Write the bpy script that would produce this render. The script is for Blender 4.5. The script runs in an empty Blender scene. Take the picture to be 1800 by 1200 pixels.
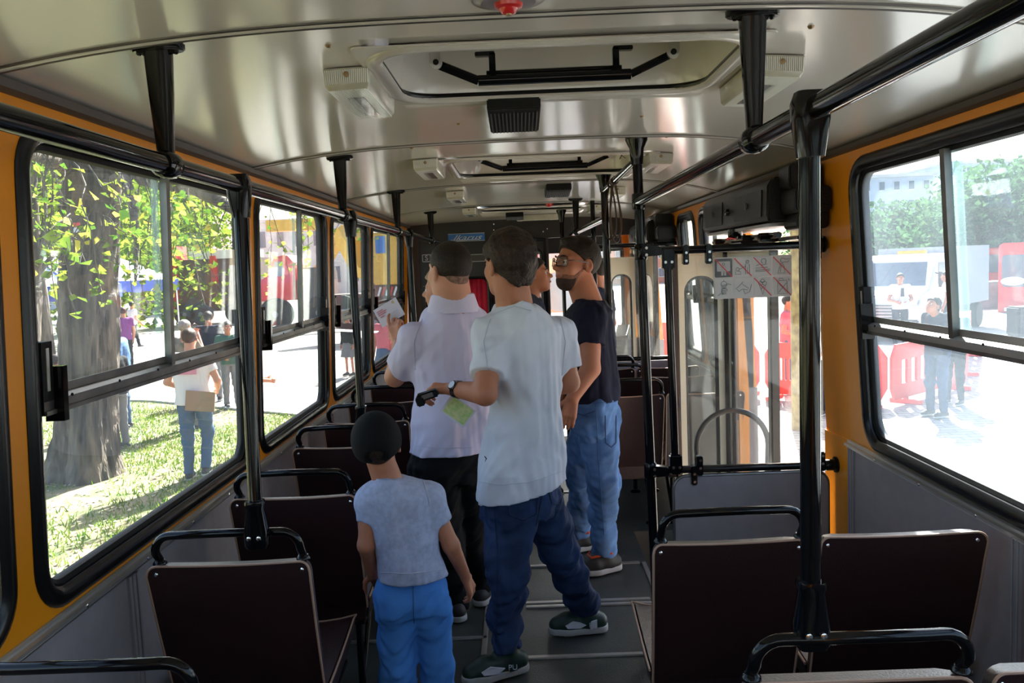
import bpy, bmesh, math, random
import numpy as np
from mathutils import Vector, Matrix, noise
PI = math.pi
SC = bpy.context.scene
COL = SC.collection
random.seed(7)

# ------------------------------------------------------------------ camera
# X = right across the bus, Y = towards the driver, Z = up from the bus floor
CAM = Vector((0.0, 0.0, 1.6))
AR = [[0.999123, 0.008224, -0.041047], [0.040129, 0.091151, 0.995028], [-0.011925, 0.995803, -0.090741]]
F_PX = 1453.0
cd = bpy.data.cameras.new('camera'); cam = bpy.data.objects.new('camera', cd); COL.objects.link(cam)
cd.sensor_width = 36.0; cd.lens = 36.0 * F_PX / 1800.0; cd.clip_start = 0.02; cd.clip_end = 400
r_, u_, f_ = [Vector(a) for a in AR]
cam.matrix_world = Matrix(((r_.x, u_.x, -f_.x, CAM.x), (r_.y, u_.y, -f_.y, CAM.y), (r_.z, u_.z, -f_.z, CAM.z), (0, 0, 0, 1)))
SC.camera = cam
def W(px, py, Y):
    """point at depth Y along the bus that stands where the survey of the place puts it"""
    d = r_ * (px - 900.0) + u_ * (600.0 - py) + f_ * F_PX
    return CAM + d * (Y / d.y)
def WZ(px, py, Z):
    d = r_ * (px - 900.0) + u_ * (600.0 - py) + f_ * F_PX
    return CAM + d * ((Z - CAM.z) / d.z)

# ------------------------------------------------------------------ light
SC.view_settings.view_transform = 'Standard'; SC.view_settings.look = 'None'
SC.view_settings.exposure = 1.68; SC.view_settings.gamma = 1.0
SC.view_settings.use_curve_mapping = False
SC.cycles.max_bounces = 12; SC.cycles.diffuse_bounces = 6; SC.cycles.glossy_bounces = 4
SC.cycles.transparent_max_bounces = 24; SC.cycles.sample_clamp_indirect = 8
SC.cycles.caustics_reflective = False; SC.cycles.caustics_refractive = False
wd = bpy.data.worlds.new('sky'); SC.world = wd; wd.use_nodes = True
nt = wd.node_tree; nt.nodes.clear()
sky = nt.nodes.new('ShaderNodeTexSky'); sky.sky_type = 'NISHITA'; sky.sun_disc = False
SUN_EL = 43.0; SUN_AZ = 15.5          # azimuth turned from the bus's nose towards its right side
sky.sun_elevation = math.radians(SUN_EL); sky.sun_rotation = math.radians(SUN_AZ)
sky.dust_density = 3.0; sky.air_density = 1.0; sky.altitude = 100
bg = nt.nodes.new('ShaderNodeBackground'); bg.inputs[1].default_value = 0.19
ow = nt.nodes.new('ShaderNodeOutputWorld')
nt.links.new(sky.outputs[0], bg.inputs[0]); nt.links.new(bg.outputs[0], ow.inputs[0])
sd = bpy.data.lights.new('sun', 'SUN'); sd.energy = 12.5; sd.angle = math.radians(0.55); sd.color = (1.0, .955, .88)
sun = bpy.data.objects.new('sun', sd); COL.objects.link(sun)
el, az = math.radians(SUN_EL), math.radians(SUN_AZ)
sdir = Vector((math.sin(az) * math.cos(el), math.cos(az) * math.cos(el), math.sin(el)))
sun.rotation_euler = sdir.to_track_quat('Z', 'Y').to_euler()

# ------------------------------------------------------------------ materials
MATS = {}
def mat(name, col, rough=0.6, metal=0.0, spec=0.5, var=0.0, vscale=6.0, bump=0.0, bscale=60.0, coat=0.0, col2=None, stretch=None, trans=0.0):
    if name in MATS: return MATS[name]
    m = bpy.data.materials.new(name); m.use_nodes = True; MATS[name] = m
    n = m.node_tree.nodes; l = m.node_tree.links
    b = n['Principled BSDF']
    b.inputs['Base Color'].default_value = (*col, 1); b.inputs['Roughness'].default_value = rough
    b.inputs['Metallic'].default_value = metal; b.inputs['Specular IOR Level'].default_value = spec
    b.inputs['Coat Weight'].default_value = coat
    if trans: b.inputs['Transmission Weight'].default_value = trans
    tc = n.new('ShaderNodeTexCoord'); mp = n.new('ShaderNodeMapping'); l.new(tc.outputs['Object'], mp.inputs[0])
    if stretch: mp.inputs['Scale'].default_value = stretch
    if var or col2:
        t = n.new('ShaderNodeTexNoise'); t.inputs['Scale'].default_value = vscale; t.inputs['Detail'].default_value = 5
        l.new(mp.outputs[0], t.inputs['Vector'])
        r = n.new('ShaderNodeValToRGB'); r.color_ramp.elements[0].position = .35; r.color_ramp.elements[1].position = .65
        c2 = col2 if col2 else tuple(min(1, c * (1 + var)) for c in col)
        c1 = col if col2 else tuple(c * (1 - var) for c in col)
        r.color_ramp.elements[0].color = (*c1, 1); r.color_ramp.elements[1].color = (*c2, 1)
        l.new(t.outputs['Fac'], r.inputs[0]); l.new(r.outputs[0], b.inputs['Base Color'])
    if bump:
        t2 = n.new('ShaderNodeTexNoise'); t2.inputs['Scale'].default_value = bscale; t2.inputs['Detail'].default_value = 3
        l.new(mp.outputs[0], t2.inputs['Vector'])
        bp = n.new('ShaderNodeBump'); bp.inputs['Strength'].default_value = bump; bp.inputs['Distance'].default_value = 0.01
        l.new(t2.outputs['Fac'], bp.inputs['Height']); l.new(bp.outputs[0], b.inputs['Normal'])
    return m
def glass_mat(name, tint, dirt_haze, dirt_haze_col=(.9, .93, 1.0), scale=2.5, refl=1.0):
    """thin window glass: straight-through light, Fresnel reflection and a film of dust that scatters the sun"""
    m = bpy.data.materials.new(name); m.use_nodes = True; MATS[name] = m
    n = m.node_tree.nodes; l = m.node_tree.links; n.clear()
    o = n.new('ShaderNodeOutputMaterial'); tr = n.new('ShaderNodeBsdfTransparent'); tr.inputs[0].default_value = (*tint, 1)
    gl = n.new('ShaderNodeBsdfGlossy'); gl.inputs['Roughness'].default_value = .02
    lw = n.new('ShaderNodeLayerWeight'); lw.inputs[0].default_value = .5
    pw = n.new('ShaderNodeMath'); pw.operation = 'POWER'; pw.inputs[1].default_value = 5.0; l.new(lw.outputs['Facing'], pw.inputs[0])
    k = n.new('ShaderNodeMath'); k.operation = 'MULTIPLY_ADD'; k.inputs[1].default_value = .80 * refl; k.inputs[2].default_value = .032 * refl; l.new(pw.outputs[0], k.inputs[0])
    m1 = n.new('ShaderNodeMixShader'); l.new(k.outputs[0], m1.inputs[0]); l.new(tr.outputs[0], m1.inputs[1]); l.new(gl.outputs[0], m1.inputs[2])
    ts = n.new('ShaderNodeBsdfTranslucent'); ts.inputs[0].default_value = (*dirt_haze_col, 1)
    df = n.new('ShaderNodeBsdfDiffuse'); df.inputs[0].default_value = (*dirt_haze_col, 1)
    m2 = n.new('ShaderNodeMixShader'); m2.inputs[0].default_value = .35; l.new(ts.outputs[0], m2.inputs[1]); l.new(df.outputs[0], m2.inputs[2])
    tc = n.new('ShaderNodeTexCoord'); nz = n.new('ShaderNodeTexNoise'); nz.inputs['Scale'].default_value = scale; nz.inputs['Detail'].default_value = 6
    l.new(tc.outputs['Object'], nz.inputs['Vector'])
    mr = n.new('ShaderNodeMapRange'); mr.inputs['From Min'].default_value = .3; mr.inputs['From Max'].default_value = .7
    mr.inputs['To Min'].default_value = dirt_haze * .6; mr.inputs['To Max'].default_value = dirt_haze * 1.4; l.new(nz.outputs['Fac'], mr.inputs['Value'])
    m3 = n.new('ShaderNodeMixShader'); l.new(mr.outputs[0], m3.inputs[0]); l.new(m1.outputs[0], m3.inputs[1]); l.new(m2.outputs[0], m3.inputs[2])
    l.new(m3.outputs[0], o.inputs[0])
    return m
def leaf_mat(name, c1, c2, tw=.55):
    m = bpy.data.materials.new(name); m.use_nodes = True; MATS[name] = m
    n = m.node_tree.nodes; l = m.node_tree.links; n.clear()
    o = n.new('ShaderNodeOutputMaterial'); df = n.new('ShaderNodeBsdfDiffuse'); ts = n.new('ShaderNodeBsdfTranslucent')
    tc = n.new('ShaderNodeTexCoord'); nz = n.new('ShaderNodeTexNoise'); nz.inputs['Scale'].default_value = 5.0
    l.new(tc.outputs['Object'], nz.inputs['Vector'])
    r = n.new('ShaderNodeValToRGB'); r.color_ramp.elements[0].position = .38; r.color_ramp.elements[1].position = .62
    r.color_ramp.elements[0].color = (*c1, 1); r.color_ramp.elements[1].color = (*c2, 1)
    l.new(nz.outputs['Fac'], r.inputs[0]); l.new(r.outputs[0], df.inputs[0]); l.new(r.outputs[0], ts.inputs[0])
    mx = n.new('ShaderNodeMixShader'); mx.inputs[0].default_value = tw; l.new(df.outputs[0], mx.inputs[1]); l.new(ts.outputs[0], mx.inputs[2])
    l.new(mx.outputs[0], o.inputs[0]); return m

mat('black_gloss', (.004, .004, .005), .10, spec=.32, bump=.015, bscale=25)
mat('rubber', (.007, .007, .008), .26, spec=.32, bump=.05, bscale=12)
mat('black_matt', (.006, .006, .006), .6, spec=.2, bump=.1, bscale=80)
mat('black_vinyl', (.007, .006, .006), .42, spec=.3, bump=.25, bscale=160)
mat('yellow_paint', (.80, .275, .008), .32, var=.05, vscale=3, bump=.03, bscale=8)
mat('ceiling_laminate', (.58, .545, .50), .15, spec=.9, var=.04, vscale=2.0, bump=.06, bscale=2.2, stretch=(1, .35, 1))
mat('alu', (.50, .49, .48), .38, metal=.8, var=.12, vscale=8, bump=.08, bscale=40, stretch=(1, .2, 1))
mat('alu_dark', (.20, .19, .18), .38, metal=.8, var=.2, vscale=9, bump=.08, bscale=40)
mat('grey_laminate', (.31, .275, .285), .5, var=.05, vscale=18, bump=.05, bscale=120)
mat('floor_rubber', (.046, .052, .049), .42, var=.25, vscale=3.5, bump=.2, bscale=140)
mat('vinyl_brown', (.028, .0105, .010), .36, spec=.5, var=.12, vscale=4, bump=.16, bscale=190)
mat('piping', (.42, .25, .17), .5)
mat('chrome', (.75, .75, .75), .15, metal=1.0)
mat('lamp_plastic', (.46, .44, .35), .25, spec=.5, var=.08, vscale=14, coat=.3)
mat('cream_paint', (.70, .66, .52), .4, var=.05, vscale=4)
mat('bulkhead', (.020, .017, .016), .38, var=.2, vscale=5, bump=.05, bscale=30)
mat('bulkhead_brown', (.055, .035, .028), .5, var=.2, vscale=5)
glass_mat('window_glass', (.94, .97, .96), .032)
glass_mat('window_glass_sun_haze', (.90, .96, .99), .075, (.80, .92, 1.0))  # right-hand panes: dust film with bluish sun haze put into its colour
glass_mat('sash_glass', (.84, .92, .91), .16, (.80, .92, .92))
glass_mat('screen_plastic', (.96, .96, .94), .022, (.95, .95, .9), refl=1.3)

# ------------------------------------------------------------------ mesh helpers
def tag(o, label=None, cat=None, group=None, kind=None):
    if label: o['label'] = label
    if cat: o['category'] = cat
    if group: o['group'] = group
    if kind: o['kind'] = kind
    return o
def empty(name, loc=(0, 0, 0), rz=0.0, label=None, cat=None, group=None):
    e = bpy.data.objects.new(name, None); e.empty_display_size = .1
    e.location = loc; e.rotation_euler = (0, 0, rz); COL.objects.link(e)
    return tag(e, label, cat, group)
def copy_tree(o, parent=None):
    c = o.copy(); COL.objects.link(c); c.parent = parent
    for ch in list(o.children): copy_tree(ch, c)
    return c
def frame_to(v):
    return Vector(v).normalized().to_track_quat('Z', 'Y').to_matrix()
class MB:
    def __init__(s): s.v = []; s.f = []
    def add(s, vs, fs):
        k = len(s.v); s.v += [tuple(p) for p in vs]; s.f += [tuple(i + k for i in q) for q in fs]; return s
    def box(s, c, d, rz=0.0, rx=0.0, ry=0.0, taper=1.0, tapery=None):
        M = Matrix.Rotation(rz, 3, 'Z') @ Matrix.Rotation(ry, 3, 'Y') @ Matrix.Rotation(rx, 3, 'X')
        ty = taper if tapery is None else tapery
        vs = []
        for z in (-1, 1):
            kx, ky = (taper, ty) if z < 0 else (1, 1)
            for x, y in ((-1, -1), (1, -1), (1, 1), (-1, 1)):
                vs.append(Vector(c) + M @ Vector((x * d[0] / 2 * kx, y * d[1] / 2 * ky, z * d[2] / 2)))
        return s.add(vs, [(3, 2, 1, 0), (4, 5, 6, 7), (0, 1, 5, 4), (1, 2, 6, 5), (2, 3, 7, 6), (3, 0, 4, 7)])
    def bx(s, x0, x1, y0, y1, z0, z1): return s.box(((x0 + x1) / 2, (y0 + y1) / 2, (z0 + z1) / 2), (abs(x1 - x0), abs(y1 - y0), abs(z1 - z0)))
    def tube(s, pts, r, n=12, closed=False, flat=1.0, flatdir=None, cap=True):
        """sweep a round (or flattened) section along a path; r may be a list"""
        P = [Vector(p) for p in pts]; N = len(P); R = r if isinstance(r, (list, tuple)) else [r] * N
        ring = []; up = None
        for i in range(N):
            a = P[i - 1] if (i > 0 or closed) else P[i]; b = P[(i + 1) % N] if (i < N - 1 or closed) else P[i]
            t = (b - a).normalized()
            if flatdir is not None:
                q = Vector(flatdir); q = (q - t * q.dot(t)).normalized()
            elif up is None:
                q = Vector((0, 0, 1)) if abs(t.z) < .9 else Vector((1, 0, 0)); q = (q - t * q.dot(t)).normalized()
            else: q = (up - t * up.dot(t)).normalized()
            up = q; w = t.cross(q)
            k = len(s.v); ring.append(k)
            for j in range(n):
                A = 2 * PI * j / n; s.v.append(tuple(P[i] + (q * math.cos(A) * flat + w * math.sin(A)) * R[i]))
        for i in range(N - (0 if closed else 1)):
            a, b = ring[i], ring[(i + 1) % N]
            for j in range(n): s.f.append((a + j, a + (j + 1) % n, b + (j + 1) % n, b + j))
        if cap and not closed:
            s.f.append(tuple(ring[0] + j for j in reversed(range(n)))); s.f.append(tuple(ring[-1] + j for j in range(n)))
        return s
    def lathe(s, c, axis, prof, n=24):
        """prof = [(radius, height along axis)]"""
        M = frame_to(axis); rings = []
        for (r, h) in prof:
            rings.append(len(s.v))
            for j in range(n):
                A = 2 * PI * j / n; s.v.append(tuple(Vector(c) + M @ Vector((r * math.cos(A), r * math.sin(A), h))))
        for a, b in zip(rings, rings[1:]):
            for j in range(n): s.f.append((a + j, a + (j + 1) % n, b + (j + 1) % n, b + j))
        s.f.append(tuple(rings[0] + j for j in reversed(range(n)))); s.f.append(tuple(rings[-1] + j for j in range(n)))
        return s
    def ball(s, c, r, n=12, m=8):
        r = r if isinstance(r, (tuple, list)) else (r, r, r); k = len(s.v)
        for i in range(m + 1):
            A = PI * i / m
            for j in range(n):
                B = 2 * PI * j / n; s.v.append((c[0] + r[0] * math.sin(A) * math.cos(B), c[1] + r[1] * math.sin(A) * math.sin(B), c[2] - r[2] * math.cos(A)))
        for i in range(m):
            for j in range(n): s.f.append((k + i * n + j, k + i * n + (j + 1) % n, k + (i + 1) * n + (j + 1) % n, k + (i + 1) * n + j))
        return s
    def prism(s, poly, m3, h):
        """poly = 2-D outline; m3(u, v, w) maps to 3-D; w goes 0..h"""
        k = len(s.v); n = len(poly)
        for w in (0, h):
            for (u, v) in poly: s.v.append(tuple(m3(u, v, w)))
        s.f.append(tuple(k + i for i in reversed(range(n)))); s.f.append(tuple(k + n + i for i in range(n)))
        for i in range(n): s.f.append((k + i, k + (i + 1) % n, k + n + (i + 1) % n, k + n + i))
        return s
    def build(s, name, m, parent=None, smooth=True, bevel=0.0, seg=2, loc=None):
        me = bpy.data.meshes.new(name); me.from_pydata(s.v, [], s.f)
        bm = bmesh.new(); bm.from_mesh(me); bmesh.ops.remove_doubles(bm, verts=bm.verts, dist=1e-6)
        if bevel:
            es = [e for e in bm.edges if len(e.link_faces) == 2 and e.calc_face_angle(0) > .6]
            bmesh.ops.bevel(bm, geom=es, offset=bevel, segments=seg, affect='EDGES', clamp_overlap=True)
        bmesh.ops.recalc_face_normals(bm, faces=bm.faces); bm.to_mesh(me); bm.free()
        return link(name, me, m, parent, smooth, loc)
def link(name, me, m, parent=None, smooth=True, loc=None):
    me.materials.append(MATS[m] if isinstance(m, str) else m)
    if smooth:
        me.polygons.foreach_set('use_smooth', [True] * len(me.polygons))
        try: me.set_sharp_from_angle(angle=math.radians(38))
        except Exception: pass
    o = bpy.data.objects.new(name, me); COL.objects.link(o)
    if parent is not None: o.parent = parent
    if loc is not None: o.location = loc
    return o
def rrect(u0, u1, v0, v1, r, n=6):
    rs = r if isinstance(r, (list, tuple)) else [r] * 4; P = []
    for (cu, cv, a0, q) in ((u1 - rs[0], v0 + rs[0], -PI / 2, rs[0]), (u1 - rs[1], v1 - rs[1], 0, rs[1]), (u0 + rs[2], v1 - rs[2], PI / 2, rs[2]), (u0 + rs[3], v0 + rs[3], PI, rs[3])):
        for i in range(n + 1):
            A = a0 + PI / 2 * i / n; P.append((cu + q * math.cos(A), cv + q * math.sin(A)))
    return P
def holed(name, outer, holes, m3, h, m, parent=None):
    """flat plate with holes; 2-D outlines mapped by m3(u, v, w)"""
    bm = bmesh.new(); es = []
    for lp in [outer] + holes:
        vs = [bm.verts.new((u, v, 0)) for u, v in lp]
        es += [bm.edges.new((vs[i], vs[(i + 1) % len(vs)])) for i in range(len(vs))]
    bmesh.ops.triangle_fill(bm, use_beauty=True, use_dissolve=False, edges=es)
    r = bmesh.ops.extrude_face_region(bm, geom=list(bm.faces))
    for v in r['geom']:
        if isinstance(v, bmesh.types.BMVert): v.co.z = h
    for v in bm.verts: v.co = m3(v.co.x, v.co.y, v.co.z)
    bmesh.ops.recalc_face_normals(bm, faces=bm.faces)
    me = bpy.data.meshes.new(name); bm.to_mesh(me); bm.free()
    return link(name, me, m, parent, False)
def text_obj(name, body, size, mtx, m, parent=None, extrude=.001, shear=0.0, align='CENTER'):
    cu = bpy.data.curves.new(name, 'FONT'); cu.body = body; cu.size = size; cu.extrude = extrude; cu.shear = shear
    cu.align_x = align; cu.align_y = 'CENTER'
    o = bpy.data.objects.new(name, cu); COL.objects.link(o); o.matrix_world = mtx
    dg = bpy.context.evaluated_depsgraph_get(); me = bpy.data.meshes.new_from_object(o.evaluated_get(dg))
    me.transform(mtx); bpy.data.objects.remove(o); me.name = name
    return link(name, me, m, parent, False)
mat('grille_grey', (.03, .028, .03), .5)
mat('screw_brass', (.30, .20, .10), .4, metal=.6)
mat('lamp_tube_shade', (.20, .20, .20), .2, spec=.6, coat=.5)
mat('lamp_clear', (.80, .80, .76), .18, spec=.8, coat=.6)
# ================================================================== the bus body
YB, YF, YN = -2.6, 8.2, 9.5        # rear wall, cab bulkhead, windscreen
def XL(z): return -1.14 + .046 * max(0, z - .845)
def XR(z): return 1.31 - .057 * max(0, z - .845)
def ZC(x, y=0):
    u = abs((x - .08) / 1.18); u = min(1, u)
    top = 2.105 if y < 7.0 else 2.105 - .05 * min(1, (y - 7.0) / 1.2)
    e = 2.030 - .045 * (x + 1.1) / 2.36
    return e + (top - e) * (1 - u ** 3.4)
def struct(o): o['kind'] = 'structure'; return o

mat('cove_brown', (.085, .068, .055), .5)
# ---- floor: aisle and platforms, with the stair wells of the two doors left open
f = MB()
f.bx(-1.14, .62, YB, YN, -.06, 0)
f.bx(.62, 1.34, YB, 3.47, -.06, 0); f.bx(.62, 1.34, 4.80, 6.62, -.06, 0); f.bx(.62, 1.34, 7.9, YN, -.06, 0)
fl = struct(f.build('floor', 'floor_rubber', smooth=False))
st = MB()
for (a, b) in ((3.47, 4.80), (6.62, 7.9)):
    st.bx(.62, 1.34, a, b, -.42, -.36); st.bx(.58, .62, a, b, -.42, -.06); st.bx(.62, .92, a, b, -.36, -.2)
    st.bx(.62, 1.34, a - .03, a, -.42, -.06); st.bx(.62, 1.34, b, b + .03, -.42, -.06)
st.build('door_step', 'floor_rubber', fl, smooth=False)
for (x0, x1, y) in ((-.02, .58, 4.28), (-.03, .56, 3.80), (-.03, .56, 3.755), (-.05, .60, 3.25), (-1.0, -.2, 3.45), (-.4, .5, 5.7), (-.4, .5, 6.3)):
    MB().box(((x0 + x1) / 2, y, .004), (x1 - x0, .028, .008)).build('floor_strip', 'alu', fl, bevel=.003)
for (x, y0, y1) in ((-.21, 3.25, 3.78), (-.235, 2.2, 3.25), (.60, 3.78, 4.28), (-.10, 3.3, 5.7)):
    MB().box((x, (y0 + y1) / 2, .004), (.024, y1 - y0, .008)).build('floor_strip', 'alu', fl, bevel=.003)

# ---- ceiling
HATCH = [(-.33, .57, 1.92, 2.52), (-.32, .64, 3.87, 4.68), (-.33, .58, 7.0, 7.5), (-.31, .56, -1.2, -.4)]
def ceil_mesh():
    xs = sorted(set([-1.10 + 2.36 * i / 40 for i in range(41)] + [h[0] for h in HATCH] + [h[1] for h in HATCH]))
    ys = sorted(set([YB + (YN - YB) * i / 30 for i in range(31)] + [h[2] for h in HATCH] + [h[3] for h in HATCH]))
    m = MB(); idx = {}
    for i, x in enumerate(xs):
        for j, y in enumerate(ys): idx[i, j] = len(m.v); m.v.append((x, y, ZC(x, y)))
    for i in range(len(xs) - 1):
        for j in range(len(ys) - 1):
            cx, cy = (xs[i] + xs[i + 1]) / 2, (ys[j] + ys[j + 1]) / 2
            if any(h[0] < cx < h[1] and h[2] < cy < h[3] for h in HATCH): continue
            m.f.append((idx[i, j], idx[i + 1, j], idx[i + 1, j + 1], idx[i, j + 1]))
    return m
c = struct(ceil_mesh().build('ceiling', 'ceiling_laminate'))
sm = c.modifiers.new('thick', 'SOLIDIFY'); sm.thickness = .03; sm.offset = 1
for k, y in enumerate((-1.6, .04, 1.72, 3.38, 5.08, 6.80)):
    xs = [-1.095 + 2.345 * i / 48 for i in range(49)]
    o = MB().tube([(x, y, ZC(x, y) - .001) for x in xs], .013, 8, flat=.5, flatdir=(0, 0, 1)).build('trim_%d' % (k + 1), 'ceiling_laminate'); struct(o)
    MB().tube([(x, y, ZC(x, y) - .006) for x in xs], .0035, 6).build('seam_bead', 'alu_dark', o)
    MB().tube([(x, y - .016, ZC(x, y) - .001) for x in xs], .004, 6).build('seam_bead', 'alu_dark', o)

# ---- side walls with window openings
LW = [(-2.45, -1.45), (-1.30, .13), (.27, 1.735), (1.84, 3.36), (3.475, 4.735), (4.87, 6.07), (6.19, 7.86)]
RWN = [(-2.45, -1.45), (-1.30, .05), (.15, 1.56), (1.66, 3.13)]
RW2 = [(4.93, 5.73), (5.90, 6.50)]
WZ0, WZ1 = .837, 1.962
def ml(u, v, w): return Vector((XL(v) - w, u, v))
def mr_(u, v, w): return Vector((XR(v) + w, u, v))
def opening(a, b, z0=WZ0, z1=WZ1, r=.10): return rrect(a, b, z0, z1, r)
wl = struct(holed('wall_left', [(YB, .77), (YN, .77), (YN, 2.04), (YB, 2.04)], [opening(*w) for w in LW], ml, .045, 'yellow_paint'))
door_hole = rrect(3.50, 4.78, -.84, 1.74, .04, 2)
out = [(YB, .84), (3.56, .84), (3.56, 1.74), (4.78, 1.74), (4.78, .84), (6.62, .84), (6.62, 1.74), (7.9, 1.74), (7.9, .84), (YN, .84), (YN, 2.0), (YB, 2.0)]
wr = struct(holed('wall_right', out, [opening(a, b, .866, 1.928) for a, b in RWN + RW2 + [(8.35, 9.3)]], mr_, .045, 'yellow_paint'))
MB().bx(-1.19, -1.14, YB, YN, -.75, .79).build('lower_panel', 'grey_laminate', wl, smooth=False)
for (a, b) in ((YB, 3.30), (4.78, 6.62), (7.9, YN)):
    MB().bx(1.31, 1.36, a, b, -.75, .84).build('lower_panel', 'grey_laminate', wr, smooth=False)
MB().bx(1.30, 1.36, 3.30, 3.56, -.75, .845).build('door_jamb', 'yellow_paint', wr, bevel=.006)
MB().bx(1.24, 1.35, 4.78, 4.86, -.36, 1.74).build('door_jamb', 'yellow_paint', wr, bevel=.012)
for y in (2.28, 3.42, 4.80, 6.13, .95):
    MB().bx(-1.14, -1.132, y - .03, y + .03, 0, .77).tube([(-1.13, y - .012, 0), (-1.13, y - .012, .77)], .004, 6).tube([(-1.13, y + .012, 0), (-1.13, y + .012, .77)], .004, 6).build('panel_batten', 'grey_laminate', wl)
for y in (2.17, 3.285, 1.0):
    MB().bx(1.302, 1.31, y - .03, y + .03, 0, .82).tube([(1.301, y - .012, 0), (1.301, y - .012, .82)], .004, 6).tube([(1.301, y + .012, 0), (1.301, y + .012, .82)], .004, 6).build('panel_batten', 'grey_laminate', wr)
def sill(side, y0, y1, parent):
    X = -1.14 if side < 0 else 1.31; s = -side
    m = MB()
    dz = -.036 if side < 0 else -.002
    prof = [(0, .815), (.006, .813), (.012, .820), (.010, .830), (.022, .834), (.022, .848), (.010, .853), (.010, .866), (.004, .872), (0, .870)]
    m.prism([(X + s * a, (z - .84) * .62 + .83 + dz) for a, z in prof], lambda u, v, w: (u, y0 + w, v), y1 - y0)
    o = m.build('sill_strip', 'alu', parent, smooth=False)
    b = MB(); y = y0 + .1
    while y < y1:
        b.lathe((X + s * .0215, y, .831 + dz), (s, 0, 0), [(.0055, 0), (.0055, .002), (.002, .004)], 10); y += .34
    b.build('screw', 'chrome', o); return o
sill(-1, .2, YF, wl); sill(1, .2, 3.31, wr); sill(1, 4.86, 6.6, wr)
# dark cove between wall and ceiling
struct(MB().prism([(-1.10, 2.012), (-1.075, 2.013), (-1.06, 2.018), (-1.05, 2.034), (-1.10, 2.04)], lambda u, v, w: (u, YB + w, v), YN - YB).build('trim_7', 'cove_brown', smooth=False))
struct(MB().prism([(1.27, 1.970), (1.242, 1.971), (1.225, 1.977), (1.215, 1.992), (1.27, 2.0)], lambda u, v, w: (u, YB + w, v), YN - YB).build('trim_8', 'cove_brown', smooth=False))

# ---- windows
nwin = 0
def window(side, a, b, z0, z1, glass, split=.62, lower=True, latch=(True, True)):
    """rubber gasket, fixed lower pane, aluminium transom, two sliding sashes with latches"""
    global nwin; nwin += 1
    mp = ml if side < 0 else mr_; s = 1
    def T(u, v, w): return mp(u, v, w)
    gas = MB()
    loop = rrect(a + .008, b - .008, z0 + .008, z1 - .008, .105, 8)
    gas.tube([T(u, v, .004) for u, v in loop], .026 if side < 0 else .027, 10, closed=True, flat=.80, flatdir=(1, 0, 0))
    root = gas.build('window_%d' % nwin, 'rubber'); struct(root)
    inner = MB().tube([T(u, v, .026) for u, v in rrect(a + .036, b - .036, z0 + .036, z1 - .036, .085, 8)], .016, 8, closed=True, flat=1.2, flatdir=(1, 0, 0))
    inner.build('window_frame', 'black_matt', root)
    zt = 1.335
    yc = a + (b - a) * split
    if lower:
        t = MB(); y0, y1 = a + .035, b - .035
        pr = [(-.012, zt - .035), (.012, zt - .035), (.034, zt - .03), (.034, zt + .022), (.012, zt + .026), (.012, zt + .006), (.002, zt + .004), (-.012, zt - .004)]
        t.prism([(w, v) for w, v in pr], lambda w, v, d: T(y0 + d, v, w), y1 - y0)
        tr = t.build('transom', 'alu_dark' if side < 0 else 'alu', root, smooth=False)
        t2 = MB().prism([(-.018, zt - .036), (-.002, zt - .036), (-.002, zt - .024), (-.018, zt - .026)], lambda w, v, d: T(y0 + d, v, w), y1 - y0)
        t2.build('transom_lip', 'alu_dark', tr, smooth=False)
        sc = MB()
        for k in range(6):
            yy = y0 + .12 + k * (y1 - y0 - .24) / 5; sc.lathe(T(yy, zt - .003, -.011), (1 if side < 0 else -1, 0, 0), [(.004, 0), (.004, .003)], 8)
        sc.build('screw', 'black_matt', tr)
        g = MB().prism(rrect(a + .025, b - .025, z0 + .025, zt, [.08, .01, .01, .08], 5), lambda u, v, w: T(u, v, .022 + w), .004)
        g.build('pane', glass, root, smooth=False)
        zs = zt
        # sliding sashes
        for q, (ya, yb, dw) in enumerate(((a + .025, yc + .035, .030), (yc - .005, b - .025, .014))):
            g = MB().prism(rrect(ya, yb, zs + .01, z1 - .025, [.01, .08 if q else .01, .01 if q else .08, .01], 5), lambda u, v, w: T(u, v, dw + w), .004)
            pn = g.build('sliding_pane', glass, root, smooth=False)
        # overlap edge of thick glass and the meeting rail
        g = MB().prism([(yc - .03, zs + .01), (yc + .008, zs + .01), (yc + .008, z1 - .045), (yc - .03, z1 - .045)], lambda u, v, w: T(u, v, .020 + w), .006)
        g.build('overlap_strip', 'sash_glass', root, smooth=False)
        MB().prism([(yc + .006, zs - .02), (yc + .032, zs - .02), (yc + .032, z1 - .04), (yc + .006, z1 - .04)], lambda u, v, w: T(u, v, -.008 + w), .022).build('meeting_rail', 'alu_dark', root, smooth=False)
        for q, yy in enumerate((a + .055, b - .055)):
            if not latch[q]: continue
            d = 1 if q == 0 else -1
            h = MB()
            h.prism([(yy - .022, zs - .03), (yy + .022, zs - .03), (yy + .022, zs + .135), (yy - .022, zs + .135)], lambda u, v, w: T(u, v, -.012 + w), .030)
            lt = h.build('latch', 'black_matt', root, smooth=False)
            h = MB().prism([(yy + d * .022, zs - .055), (yy + d * .042, zs - .055), (yy + d * .042, zs + .075), (yy + d * .022, zs + .075)], lambda u, v, w: T(u, v, -.035 + w), .045)
            h.build('grip', 'black_gloss', lt, smooth=False)
            MB().prism([(yy - .006, zs + .02), (yy + .006, zs + .02), (yy + .006, zs + .12), (yy - .006, zs + .12)], lambda u, v, w: T(u, v, -.014 + w), .004).build('slot', 'alu', lt, smooth=False)
    else:
        MB().prism(rrect(a + .04, b - .04, z0 + .04, z1 - .04, .08, 5), lambda u, v, w: T(u, v, .022 + w), .004).build('pane', glass, root, smooth=False)
    return root
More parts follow.
